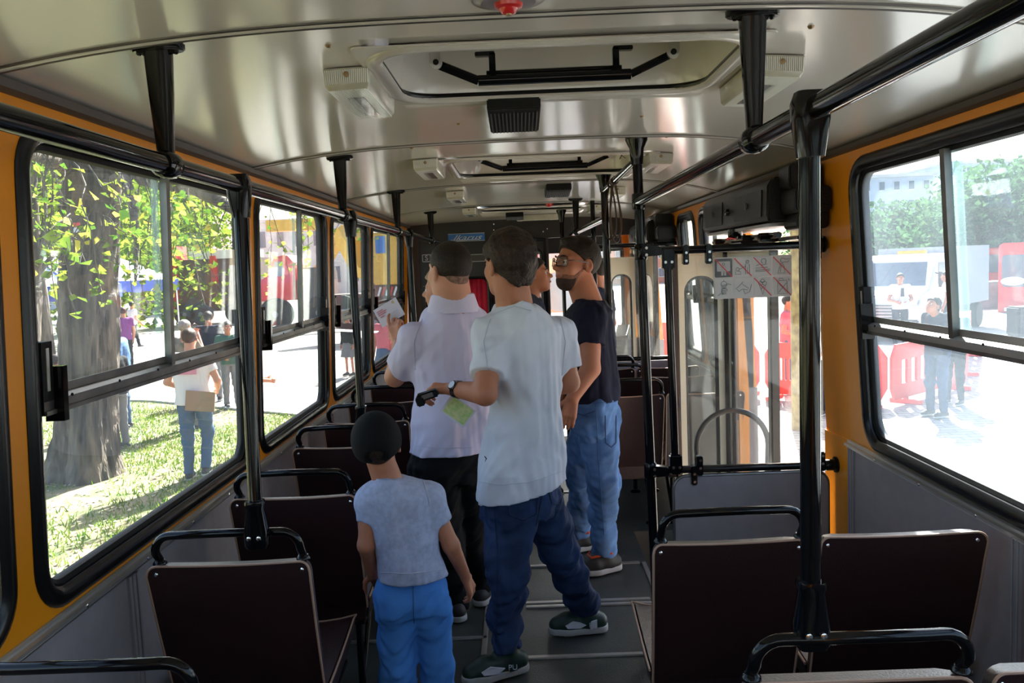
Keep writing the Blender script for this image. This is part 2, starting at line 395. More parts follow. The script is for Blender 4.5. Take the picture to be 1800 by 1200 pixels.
for k, (a, b) in enumerate(LW):
    window(-1, a, b, WZ0, WZ1, 'window_glass', split={3: .49, 4: .55, 5: .5, 6: .5}.get(k, .5))
for (a, b) in RWN: window(1, a, b, .866, 1.928, 'window_glass_sun_haze', split=.53)
for (a, b) in RW2: window(1, a, b, .866, 1.928, 'window_glass', split=.5)
window(1, 8.35, 9.3, .866, 1.928, 'window_glass', lower=False)

# ---- rear wall
def mb_(u, v, w): return Vector((u, YB - w, v))
rw = struct(holed('wall_back', [(-1.16, -.75), (1.34, -.75), (1.30, 2.02), (-1.12, 2.02)], [rrect(-.9, 1.05, .95, 1.8, .12)], mb_, .04, 'yellow_paint'))
MB().prism(rrect(-.9, 1.05, .95, 1.8, .12), lambda u, v, w: (u, YB - .02 - w, v), .004).build('pane', 'window_glass', rw, smooth=False)
MB().tube([(u, YB, v) for u, v in rrect(-.89, 1.04, .96, 1.79, .12)], .035, 8, closed=True).build('gasket', 'rubber', rw)

# ---- roof hatches
def hatch(x0, x1, y0, y1, label):
    zc = ZC((x0 + x1) / 2, y0)
    root = empty('roof_hatch', ((x0 + x1) / 2, (y0 + y1) / 2, zc), 0, label, 'hatch')
    cx, cy = (x0 + x1) / 2, (y0 + y1) / 2; a, b = (x1 - x0) / 2, (y1 - y0) / 2
    def zl(u): return ZC(cx + u, cy) - zc
    fr = MB(); L = rrect(-a, a, -b, b, .13, 8)
    holed('collar', rrect(-a - .03, a + .03, -b - .03, b + .03, .02, 3), [L], lambda u, v, w: Vector((u, v, zl(u) - .002 - w)), .004, 'ceiling_laminate', root)
    fr.tube([(u, v, zl(u) - .004) for u, v in L], .022, 10, closed=True, flat=.45, flatdir=(0, 0, 1)); fr.build('rim', 'ceiling_laminate', root)
    fr = MB().tube([(u * .975, v * .965, zl(u) + .004) for u, v in L], .010, 8, closed=True); fr.build('seal', 'rubber', root)
    # funnel from the square cut-out to the rounded rim, then up to the lid
    w = MB(); n = len(L); k = 0
    for (sc_, z) in ((1.06, -.002), (.97, .0), (.95, .03), (.93, .14)):
        for (u, v) in L: w.v.append((u * sc_, v * sc_, (zl(u) if z < .05 else 0) + z))
    for q in range(3):
        for i in range(n): w.f.append((q * n + i, q * n + (i + 1) % n, (q + 1) * n + (i + 1) % n, (q + 1) * n + i))
    w.build('well', 'ceiling_laminate', root)
    co = MB().prism([(-a - .01, -b - .01), (a + .01, -b - .01), (a + .01, b + .01), (-a - .01, b + .01)], lambda u, v, ww: (u, v, .135 + ww), .02); co.build('lid', 'cream_paint', root, smooth=False)
    MB().prism(rrect(-a * .55, a * .55, -b * .75, b * .78, .05), lambda u, v, ww: (u, v, .118 + ww), .017).build('lid_pad', 'ceiling_laminate', root, smooth=False)
    MB().tube([(u * .6, v * .72, .125) for u, v in L], .008, 6, closed=True).build('lid_seam', 'rubber', root)
    # linkage across the opening
    zb = .012; m = MB().tube([(-a * .47, b * .45, zb), (a * .47, b * .45, zb)], .015, 10).tube([(-a * .42, b * .52, zb + .02), (a * .42, b * .52, zb + .02)], .011, 8).tube([(-a * .47, b * .45, zb), (-a * .72, b * .38, zb + .045)], .013, 8).tube([(a * .47, b * .45, zb), (a * .72, b * .38, zb + .045)], .011, 8)
    m.build('lift_bar', 'black_gloss', root)
    for s in (-1, 1):
        MB().lathe((s * a * .72, b * .33, zb + .045), (0, 1, 0), [(.006, -.004), (.017, -.002), (.017, .008), (.010, .010)], 16).box((s * (a * .72 + .004), b * .36, zb + .062), (.030, .004, .036)).build('pivot', 'alu', root)
        MB().lathe((s * a * .72, b * .33 - .004, zb + .045), (0, -1, 0), [(.008, 0), (.008, .004)], 12).build('pivot_bolt', 'black_matt', root)
        MB().box((s * a * .38, b * .45, zb + .035), (.018, .022, .075)).box((s * (a * .38 + .02), b * .45, zb + .07), (.055, .022, .012)).build('bracket', 'black_gloss', root, bevel=.002)
        MB().ball((s * a * .20, -b * .5, .10), (.03, .015, .012)).build('catch', 'black_matt', root)
    MB().bx(-a * .45, a * .45, -b * .70, -b * .52, .085, .12).bx(-a * .5, -a * .38, -b * .66, -b * .45, .095, .12).bx(a * .38, a * .5, -b * .66, -b * .45, .095, .12).build('rail', 'black_gloss', root, bevel=.003)
    return root
hatch(*HATCH[0], 'roof hatch nearest the viewer, rounded opening with black lift bar, beside two lamps')
hatch(*HATCH[1], 'second roof hatch along the ceiling, thin wires hanging beside its black bar')
hatch(*HATCH[2], 'farthest roof hatch, a flat dark slot just before the black cab bulkhead')
hatch(*HATCH[3], 'roof hatch behind the viewer with black lift bar')
h2 = [o for o in bpy.data.objects if o.name.startswith('roof_hatch')][1]
MB().tube([(.36, -.1, .06), (.37, -.13, .02), (.355, -.15, -.005)], .0018, 5).tube([(.375, -.1, .06), (.365, -.12, .02), (.385, -.14, .0)], .0018, 5).build('loose_wire', 'black_matt', h2)

# ---- ceiling lamps
def lamp(x, y, label, L=.41, w=.116, rz=0):
    z = ZC(x, y) - .003
    root = empty('ceiling_lamp', (x, y, z), rz, label, 'ceiling lamp', 'ribbed box lamps on the ceiling')
    tilt = (ZC(x + .06, y) - ZC(x - .06, y)) / .12
    m = MB(); n = 26
    # ribbed diffuser cover: outline swept with fine ridges
    def sec(zz, k): return rrect(-w / 2 * k, w / 2 * k, -L / 2 + w / 2 * (1 - k), L / 2 - w / 2 * (1 - k), .008, 3)
    for (zz, k) in ((0, 1.0), (-.040, .96), (-.050, .84)):
        for (u, v) in sec(zz, k): m.v.append((u, v, zz + tilt * u))
    N = len(sec(0, 1))
    for q in range(2):
        for i in range(N): m.f.append((q * N + i, q * N + (i + 1) % N, (q + 1) * N + (i + 1) % N, (q + 1) * N + i))
    m.f.append(tuple(range(N))); m.f.append(tuple(2 * N + i for i in range(N)))
    m.build('cover', 'lamp_plastic', root)
    rb = MB()
    for i in range(22):
        u = -w / 2 * .9 + w * .9 * i / 21
        rb.tube([(u, -L / 2 - .001, -.004 + tilt * u), (u * .97, -L / 2 + .001, -.038 + tilt * u)], .0017, 5).tube([(u * .9, -L / 2 + .012, -.0505 + tilt * u), (u * .9, L / 2 - .012, -.0505 + tilt * u)], .0016, 5)
    rb.build('ribs', 'lamp_clear', root)
    MB().bx(-.022, .022, -L / 2 + .1, L / 2 - .06, -.0520, -.0508).build('tube_shadow', 'lamp_tube_shade', root, smooth=False)  # dark strip painted onto the cover as the tube's shadow
    MB().lathe((0, -L / 2 - .002, -.016), (0, -1, 0), [(.007, 0), (.007, .003), (.003, .004)], 12).build('screw', 'screw_brass', root)
    return root
for (x, y, s) in ((-.402, 2.27, 'large ribbed cream ceiling lamp nearest on the left of the first hatch'), (-.405, 4.0, 'ribbed cream ceiling lamp left of the second hatch'),
                  (-.395, 5.62, 'small ribbed cream ceiling lamp between the second and third hatches, left side'), (-.395, 7.12, 'cream ceiling lamp left of the farthest hatch'),
                  (.672, 2.31, 'large ribbed ceiling lamp right of the first hatch, behind a black hanger'), (.675, 4.08, 'ribbed ceiling lamp right of the second hatch, behind the black pole'),
                  (.67, 5.72, 'small ribbed ceiling lamp on the right beyond the hanging straps'), (.67, 7.2, 'cream ceiling lamp right of the farthest hatch')):
    lamp(x, y, s)
lamp(.20, 7.82, 'long white lamp lying crosswise on the ceiling before the black bulkhead', L=.42, w=.11, rz=PI / 2)

# ---- black louvred speakers on the ceiling
def speaker(x, y, label, w=.160, L=.33):
    z = ZC(x, y); root = empty('ceiling_speaker', (x, y, z), 0, label, 'speaker', 'black louvred boxes on the ceiling')
    m = MB(); pts = [(-L / 2, 0), (-L / 2 + .01, -.040), (L / 2 - .02, -.062), (L / 2, -.05), (L / 2, 0)]
    m.prism(pts, lambda u, v, ww: (-w / 2 + ww, u, v), w); m.build('housing', 'black_matt', root, smooth=False, bevel=.004)
    g = MB()
    for i in range(13):
        u = -w / 2 + .010 + (w - .02) * i / 12
        g.tube([(u, -L / 2 + .04, -.046), (u, L / 2 - .03, -.063)], .0024, 5)
    g.build('louvre', 'grille_grey', root); return root
speaker(.004, 2.665, 'black louvred speaker box on the ceiling just beyond the first hatch')
speaker(.272, 5.43, 'black louvred speaker box on the ceiling beyond the second hatch')
speaker(-.02, 7.6, 'small black louvred speaker box against the bulkhead top', L=.2)

# ---- red emergency button and small ceiling studs
b = empty('emergency_button', (.0, 1.615, ZC(0, 1.5)), 0, 'red stop button on a round dark-ringed plate at the top edge of the ceiling', 'button')
mat('button_plate', (.22, .20, .19), .3, metal=.5); mat('button_red', (.62, .02, .02), .3, coat=.5)
MB().lathe((0, 0, 0), (0, 0, -1), [(.072, 0), (.070, .004), (.055, .007), (.052, .010), (.030, .012)], 40).build('plate', 'button_plate', b)
MB().lathe((0, 0, -.010), (0, 0, -1), [(.028, 0), (.026, .008), (.018, .011), (.014, .018), (.010, .020)], 28).build('knob', 'button_red', b)
MB().lathe((0, 0, -.030), (0, 0, -1), [(.006, 0), (.005, .003)], 12).build('screw', 'screw_brass', b)
b2 = empty('emergency_button', (.27, 6.92, ZC(0, 6.9)), 0, 'tiny red stop button far along the ceiling near the last hatch', 'button')
MB().lathe((0, 0, 0), (0, 0, -1), [(.03, 0), (.028, .012), (.02, .03)], 20).build('knob', 'button_red', b2)
st = MB()
for (x, y) in ((-.40, 1.87), (.66, 1.87), (.45, 2.95), (-.19, 2.95), (-.42, 3.45), (.62, 3.42)):
    st.lathe((x, y, ZC(x, y)), (0, 0, -1), [(.008, 0), (.006, .004), (.003, .006)], 10)
st.build('ceiling_stud', 'screw_brass', c)
# ================================================================== handrails
R_T = .0185
def hanger(parent, x, y, zr, k=1.0):
    zc = ZC(x, y)
    m = MB().prism([(math.cos(t) * .056 * k, math.sin(t) * .026 * k) for t in [2 * PI * i / 24 for i in range(24)]], lambda u, v, w: (x + u, y + v, zc - .014 + w), .016)
    m.build('flange', 'black_gloss', parent, bevel=.003)
    s = MB()
    for dx in (-.038, -.028, .028, .038): s.lathe((x + dx * k, y - .004, zc - .013), (0, 0, -1), [(.006, 0), (.006, .005), (.003, .008)], 8)
    s.build('bolt', 'black_gloss', parent)
    sec = []
    a, b = .027 * k, .017 * k
    m = MB(); ks = []
    for (z, wx, wy) in ((zc - .012, a, b), (zc - .10, a * .86, b * .9), (zr + .045, a * .62, b * .8), (zr + .012, a * .56, b * .8)):
        for (u, v) in rrect(-wx, wx, -wy, wy, min(wx, wy) * .5, 3): m.v.append((x + u, y + v, z))
    N = 16
    for q in range(3):
        for i in range(N): m.f.append((q * N + i, q * N + (i + 1) % N, (q + 1) * N + (i + 1) % N, (q + 1) * N + i))
    m.f.append(tuple(range(N))); m.f.append(tuple(3 * N + i for i in range(N)))
    m.build('hanger', 'black_gloss', parent)
    m = MB().lathe((x, y - .030 * k, zr), (0, 1, 0), [(.023, 0), (.028, .008), (.029, .030), (.028, .052), (.023, .060)], 20)
    m.build('hanger_clamp', 'black_gloss', parent)
def pole_top(parent, x, y, z, h=.085, cast=1):
    m = MB(); 
    for (zz, wx, wy) in ((z + .028, .024, .020), (z + .010, .030, .024), (z - .02, .029, .024), (z - h, .021, .021)):
        for (u, v) in rrect(-wx, wx, -wy, wy, .012, 3): m.v.append((x + u, y + v, zz))
    N = 16
    for q in range(3):
        for i in range(N): m.f.append((q * N + i, q * N + (i + 1) % N, (q + 1) * N + (i + 1) % N, (q + 1) * N + i))
    m.f.append(tuple(range(N))); m.f.append(tuple(3 * N + i for i in range(N)))
    m.build('pole_clamp', 'black_gloss', parent)
def pole_foot(parent, x, y, z):
    m = MB(); 
    for (zz, wx, wy) in ((z + .095, .0225, .0225), (z + .085, .024, .024), (z + .075, .021, .021), (z + .012, .029, .026), (z - .020, .029, .025), (z - .03, .025, .02)):
        for (u, v) in rrect(-wx, wx, -wy, wy, .012, 3): m.v.append((x + u, y + v, zz))
    N = 16
    for q in range(5):
        for i in range(N): m.f.append((q * N + i, q * N + (i + 1) % N, (q + 1) * N + (i + 1) % N, (q + 1) * N + i))
    m.f.append(tuple(range(N))); m.f.append(tuple(5 * N + i for i in range(N)))
    o = m.build('pole_clamp', 'black_gloss', parent)
    s = MB()
    for dx in (-.013, .013): s.lathe((x + dx, y - .026, z + .002), (0, -1, 0), [(.0062, 0), (.0062, .003), (.0035, .004)], 10)
    s.build('screw', 'chrome', o)
hl = empty('overhead_handrail', (-.725, 0, 1.84), 0, 'long glossy black handrail with poles, hung along the left windows', 'handrail')
def rel(root, o_or_pts): return [Vector(p) - root.location for p in o_or_pts]
def fix(root):
    """parts were laid out in bus coordinates: move them under the thing's own base point"""
    for ch in root.children:
        if ch.type == 'MESH' and not ch.get('fixed'): ch.location = ch.location - root.location; ch['fixed'] = 1
    for ch in root.children:
        if 'fixed' in ch: del ch['fixed']
MB().tube([(-.725, y, 1.84) for y in (-2.5, 0, 2, 4, 6, 7.6)] + [(-.74, 7.9, 1.835), (-.80, 8.19, 1.83)], R_T * 1.08, 16).build('rail', 'black_gloss', hl)
for y in (-1.7, .02, 1.745, 3.48, 5.05, 7.0): hanger(hl, -.725, y, 1.84)
LROWS = [1.40, 2.14, 2.79, 3.60, 4.19, 4.82, 5.55, 6.3]
for y, yb in ((2.19, 2.10), (3.62, 3.56), (5.55, 5.50)):
    MB().tube([(-.725, y, 1.82), (-.712, yb, .93)], R_T * .95, 16).build('pole', 'black_gloss', hl)
    pole_top(hl, -.725, y, 1.84); pole_foot(hl, -.712, yb, .925)
fix(hl)
hr = empty('overhead_handrail', (.50, 0, 1.84), 0, 'long glossy black handrail right of the aisle, ending over the top right corner', 'handrail')
MB().tube([(.50, y, 1.84) for y in (-2.5, 0, 1, 2, 3)] + [(.50, 3.42, 1.84)], R_T * 1.08, 16).build('rail', 'black_gloss', hr)
for y in (-1.7, .02, 1.755): hanger(hr, .50, y, 1.84)
MB().tube([(.495, 1.415, 1.82), (.499, 1.438, .93)], R_T * .95, 16).build('pole', 'black_gloss', hr)
pole_top(hr, .495, 1.41, 1.84, h=.08); pole_foot(hr, .499, 1.438, .925)
# aisle pole of the screen, with ceiling cup, and the short high rail to the next pole
def ceil_cup(parent, x, y):
    z = ZC(x, y)
    MB().lathe((x, y, z), (0, 0, -1), [(.046, 0), (.046, .012), (.030, .045), (.026, .09), (.024, .11)], 20).build('ceiling_cup', 'black_gloss', parent)
MB().tube([(.50, 3.44, 2.05), (.535, 3.44, .0)], R_T * 1.1, 16).build('pole', 'black_gloss', hr); ceil_cup(hr, .50, 3.44)
MB().lathe((.502, 3.44, 1.875), (0, 0, -1), [(.024, 0), (.027, .006), (.027, .06), (.024, .066)], 16).build('pole_clamp', 'black_gloss', hr)
MB().lathe((.507, 3.44, 1.67), (0, 0, -1), [(.024, 0), (.027, .006), (.027, .06), (.024, .066)], 16).build('pole_clamp', 'black_gloss', hr)
MB().lathe((.522, 3.44, .75), (0, 0, -1), [(.024, 0), (.027, .006), (.027, .06), (.024, .066)], 16).build('pole_clamp', 'black_gloss', hr)
MB().tube([(.50, 3.44, 2.015), (.497, 4.72, 2.0)], .0155, 12).build('high_rail', 'black_gloss', hr)
MB().tube([(.497, 4.72, 2.05), (.505, 4.70, .90)], R_T * 1.1, 16).build('pole', 'black_gloss', hr); ceil_cup(hr, .497, 4.72); pole_foot(hr, .505, 4.70, .925)
MB().tube([(.497, 4.72, 1.845), (.46, 6.95, 1.845), (.46, 8.0, 1.83)], R_T, 14).build('rail', 'black_gloss', hr)
hanger(hr, .46, 6.5, 1.845); 
MB().tube([(.40, 7.5, 2.03), (.40, 7.5, .0)], R_T, 12).build('pole', 'black_gloss', hr); ceil_cup(hr, .40, 7.5)
fix(hr)

# hanging cord loops on the high rail
mat('strap_brown', (.045, .022, .012), .45)
for k, (y, d, ln) in enumerate(((4.22, 0, .33), (4.27, .012, .30), (4.38, -.01, .31))):
    s = empty('hanging_strap', (.497, y, 2.004), 0, ('nearest of the thin brown cord loops hanging beside the black pole', 'middle one of the thin brown cord loops beside the black pole', 'farthest thin brown cord loop, hanging slightly apart on the high rail')[k], 'strap', 'cord loops on the high rail')
    n = 28; pts = []
    for i in range(n):
        A = 2 * PI * i / n; w = .006 + .034 * (.5 - .5 * math.cos(A)) ** .8
        z = -ln * (.5 - .5 * math.cos(A)) + .022
        pts.append((w * math.sin(A) * 1.0 + d * (.5 - .5 * math.cos(A)), .02 * math.sin(A * 1.0 + k), z))
    MB().tube(pts, .0045, 8, closed=True).build('cord', 'strap_brown', s)
    MB().lathe((0, -.012, 0), (0, 1, 0), [(.018, 0), (.0205, .003), (.0205, .021), (.018, .024)], 16).build('sleeve', 'strap_brown', s)

# ================================================================== seats
def seat_parts(root, w, handle=None, leg_side=1, legs=True):
    """a bucket seat seen from behind: vinyl shell with piping, cushion, tubular grab handle and legs; local origin on the floor below the back's top edge"""
    def back(u, v, side):
        # u -1..1 across, v 0..1 up ; side 0 rear skin, 1 front skin
        z = .375 + .455 * v
        dip = .016 * (1 - u * u) * v ** 6
        hw = w / 2 * (1 - .03 * (1 - v))
        dx = min(1, max(0, abs(u) - .87) / .13); rr_ = .030
        z -= dip + (rr_ - rr_ * math.sqrt(max(0, 1 - dx * dx))) * max(0, (v - .75) / .25) ** 2
        y = .115 * (1 - v) ** 1.25 + .030 * (1 - u * u) * (.4 + .6 * v)     # recline and the shell's hollow
        if side: y += .050 + .012 * math.sin(PI * min(1, max(0, v))) * (1 - u ** 4) - .018 * max(0, abs(u) - .8) / .2
        return (hw * u, y, z - (.006 if side else 0))
    US = [-1, -.985, -.96, -.93, -.89, -.8, -.65, -.45, -.22, 0, .22, .45, .65, .8, .89, .93, .96, .985, 1]
    m = MB(); nu, nv = len(US) - 1, 14; ix = {}
    for s_ in (0, 1):
        for i in range(nu + 1):
            for j in range(nv + 1):
                ix[s_, i, j] = len(m.v); m.v.append(back(US[i], j / nv, s_))
    for i in range(nu):
        for j in range(nv):
            m.f.append((ix[0, i, j], ix[0, i + 1, j], ix[0, i + 1, j + 1], ix[0, i, j + 1])); m.f.append((ix[1, i, j], ix[1, i, j + 1], ix[1, i + 1, j + 1], ix[1, i + 1, j]))
    for i in range(nu):
        m.f.append((ix[0, i, 0], ix[1, i, 0], ix[1, i + 1, 0], ix[0, i + 1, 0])); m.f.append((ix[0, i, nv], ix[0, i + 1, nv], ix[1, i + 1, nv], ix[1, i, nv]))
    for j in range(nv):
        m.f.append((ix[0, 0, j], ix[0, 0, j + 1], ix[1, 0, j + 1], ix[1, 0, j])); m.f.append((ix[0, nu, j], ix[1, nu, j], ix[1, nu, j + 1], ix[0, nu, j + 1]))
    bo = m.build('backrest', 'vinyl_brown', root, bevel=.007, seg=2)
    path = [Vector(back(-1, j / 10, 0)) for j in range(11)] + [Vector(back(u_, 1, 0)) for u_ in US[1:-1]] + [Vector(back(1, 1 - j / 10, 0)) for j in range(11)]
    path = [p + Vector((0, -.002, 0)) for p in path]
    MB().tube(path, .0034, 6).build('piping', 'piping', bo)
    s = MB()
    for u in (-.90, .90): s.lathe(Vector(back(u, .945, 0)) + Vector((0, .002, 0)), (0, -1, .1), [(.0062, 0), (.0055, .003), (.002, .0045)], 10)
    s.build('rivet', 'chrome', bo)
    # cushion
    m = MB(); ix = {}; nu, nv = 12, 12
    def cush(u, v, side):
        y = .13 + .44 * v; z = .385 + .035 * v ** 1.6 + .022 * abs(u) ** 3
        if side == 0: z -= .088 - .005 * v
        hw = w / 2 * (1.0 - .03 * v) + (.0 if side else -.012)
        if v > .9: z -= .012 * ((v - .9) / .1) ** 2 * (1 if side else -1)
        return (hw * u, y, z)
    for s_ in (0, 1):
        for i in range(nu + 1):
            for j in range(nv + 1):
                ix[s_, i, j] = len(m.v); m.v.append(cush(-1 + 2 * i / nu, j / nv, s_))
    for i in range(nu):
        for j in range(nv):
            m.f.append((ix[0, i, j], ix[0, i, j + 1], ix[0, i + 1, j + 1], ix[0, i + 1, j])); m.f.append((ix[1, i, j], ix[1, i + 1, j], ix[1, i + 1, j + 1], ix[1, i, j + 1]))
    for i in range(nu):
        m.f.append((ix[0, i, 0], ix[0, i + 1, 0], ix[1, i + 1, 0], ix[1, i, 0])); m.f.append((ix[0, i, nv], ix[1, i, nv], ix[1, i + 1, nv], ix[0, i + 1, nv]))
    for j in range(nv):
        m.f.append((ix[0, 0, j], ix[1, 0, j], ix[1, 0, j + 1], ix[0, 0, j + 1])); m.f.append((ix[0, nu, j], ix[0, nu, j + 1], ix[1, nu, j + 1], ix[1, nu, j]))
    cu = m.build('cushion', 'vinyl_brown', root, bevel=.010, seg=2)
    path = [Vector(cush(-1, j / 10, 1)) for j in range(11)] + [Vector(cush(-1 + 2 * i / 8, 1, 1)) for i in range(1, 8)] + [Vector(cush(1, 1 - j / 10, 1)) for j in range(11)]
    MB().tube(path, .0034, 6).build('piping', 'piping', cu)
    if handle:
        a, b = handle; zt = .915; y0 = .004; r = .05
        P = [(a, .030, .79), (a, .026, .84)]
        for i in range(7):
            A = PI - PI / 2 * i / 6; P.append((a + r + r * math.cos(A), y0 - .01 * i / 6, zt - r + r * math.sin(A)))
        for i in range(1, 8): t = i / 8; P.append((a + r + (b - a - 2 * r) * t, y0 - .012 - .012 * math.sin(PI * t), zt + .006 * math.sin(PI * t)))
        for i in range(7):
            A = PI / 2 - PI / 2 * i / 6; P.append((b - r + r * math.cos(A), y0 - .01 * (1 - i / 6), zt - r + r * math.sin(A)))
        P += [(b, .026, .84), (b, .030, .79)]
        h = MB().tube(P, .0115, 12).build('grab_handle', 'black_gloss', root)
        for q in (a, b):
            MB().lathe((q, .027, .826), (0, 0, 1), [(.019, 0), (.019, .004), (.015, .009), (.013, .012)], 14).build('collar', 'black_gloss', h)
    if legs:
        for sx in (-1, 1):
            x = sx * (w / 2 - .06)
            MB().tube([(x, .20, .31), (x, .20, .02)], .014, 10).lathe((x, .20, 0), (0, 0, 1), [(.035, 0), (.035, .008), (.016, .014)], 12).build('leg', 'black_gloss', root)
            MB().tube([(x, .48, .315), (x, .22, .06)], .010, 8).build('strut', 'black_gloss', root)
        MB().bx(-w / 2 + .03, w / 2 - .03, .16, .50, .290, .305).build('seat_pan', 'black_matt', root)
GS = 'brown vinyl bus seats'
protoL = empty('passenger_chair', (-.822, LROWS[1] + .04, 0), 0, '', 'chair'); seat_parts(protoL, .445, handle=(-.195, .20))
LBL = ['seat whose black grab handle alone shows in the bottom left corner',
       'large brown vinyl seat at the lower left whose grab handle carries the nearest left pole',
       'brown vinyl seat just left of the boy, second full seatback along the left windows',
       'brown seat ahead of the boy, beside his black cap, left row',
       'fourth full seatback in the left row, partly behind the boy and the white polo shirt',
       'small far seat in the left row below the polo shirt man\'s elbow',
       'seat near the front of the left row, hidden behind the standing men',
       'front seat of the left row before the cab bulkhead']
for k, y in enumerate(LROWS):
    o = protoL if k == 1 else copy_tree(protoL)
    o.location = (-.822, y + .03, 0); o['label'] = LBL[k]
protoR = empty('passenger_chair', (.545, 2.20, 0), 0, '', 'chair'); seat_parts(protoR, .42, handle=(-.185, .20))
protoW = empty('passenger_chair', (1.02, 2.20, 0), 0, '', 'chair'); seat_parts(protoW, .455)
RR = [(1.435, 'nearest right aisle seat, its handle carrying the thick pole at the bottom edge', 'nearest right window seat, just its top corner at the bottom right'),
      (2.195, 'large brown aisle seat on the right with a black grab handle before the grey screen', 'large brown window seat at the lower right, sunlit along its top edge'),
      (4.74, 'brown aisle seat behind the navy shirt man, between two black poles', 'brown window seat seen through the clear screen, just past the middle door'),
      (5.45, 'second aisle seat past the middle door, beyond the man in navy', 'second window seat past the middle door, a pale line through the clear screen'),
      (5.95, 'farthest aisle seat on the right with a small black handle', 'farthest window seat on the right beside the front door')]
for k, (y, la, lb) in enumerate(RR):
    xa, xw = ((.582, 1.055), (.545, 1.02), (.60, 1.05))[min(k, 2)]
    o = protoR if k == 1 else copy_tree(protoR); o.location = (xa, y, 0); o['label'] = la
    o = protoW if k == 1 else copy_tree(protoW); o.location = (xw, y + .01, 0); o['label'] = lb

# ================================================================== screen beside the middle door
ys = 3.42
sc = empty('door_screen', (.9, ys, 0), 0, 'clear plastic screen on black tubes with a grey lower panel, beside the middle door', 'screen')
MB().tube([(.515, 3.44, 1.637), (1.262, ys, 1.637)], .0165, 14).build('top_bar', 'black_gloss', sc)
MB().tube([(.525, 3.44, .715), (1.306, ys, .715)], .0165, 14).build('lower_bar', 'black_gloss', sc)
for (x, z) in ((1.255, 1.637), (1.300, .715)):
    MB().lathe((x, ys, z), (1, 0, 0), [(.022, -.05), (.024, -.044), (.024, -.01), (.034, -.008), (.034, .0)], 18).build('wall_flange', 'black_gloss', sc)
MB().tube([(.612, ys, 1.62), (.625, ys, .73)], .0165, 14).build('upright', 'black_gloss', sc)
for (x, z) in ((.612, 1.60), (.625, .745)):
    o = MB().box((x, ys, z), (.052, .045, .085)).build('tee_clamp', 'black_gloss', sc, bevel=.008)
    s = MB()
    for dx in (-.013, .013): s.lathe((x + dx, ys - .024, z - .01), (0, -1, 0), [(.0065, 0), (.006, .004)], 10)
    s.build('screw', 'chrome', o)
for (x, z) in ((.535, 1.637), (.545, .715)):
    o = MB().prism([(-.03, -.022), (.05, -.018), (.05, .018), (-.03, .03)], lambda u, v, w: (x + u, ys - .02 + w, z + v), .045).build('end_clamp', 'black_gloss', sc, bevel=.004)
    s = MB()
    for dz in (-.014, .014): s.lathe((x - .012, ys - .02, z + dz), (0, -1, 0), [(.0065, 0), (.006, .004)], 10)
    s.build('screw', 'chrome', o)
for (x, z, up) in ((.685, 1.637, -1), (1.225, 1.637, -1), (.725, .715, 1), (1.235, .715, 1), (.70, .715, -1), (.78, 1.637, -1)):
    o = MB().box((x, ys, z + up * .020), (.024, .040, .082)).build('panel_clip', 'black_gloss', sc, bevel=.004)
    s = MB()
    for dz in (.012, .045): s.lathe((x, ys - .021, z + up * dz), (0, -1, 0), [(.006, 0), (.0055, .003)], 10)
    s.build('screw', 'chrome', o)
MB().prism(rrect(.648, 1.245, .70, 1.612, [.01, .07, .03, .01], 6), lambda u, v, w: (u, ys - .003 + w, v), .005).build('clear_panel', 'screen_plastic', sc, smooth=False)
MB().prism(rrect(.615, 1.262, .06, .690, [.02, .055, .055, .02], 6), lambda u, v, w: (u, ys - .008 + w, v), .016).build('grey_panel', 'grey_laminate', sc, bevel=.003)
MB().tube([(u, ys, v) for u, v in rrect(.615, 1.262, .06, .690, [.02, .055, .055, .02], 6)], .009, 8, closed=True).build('panel_edge', 'alu_dark', sc)
fix(sc)

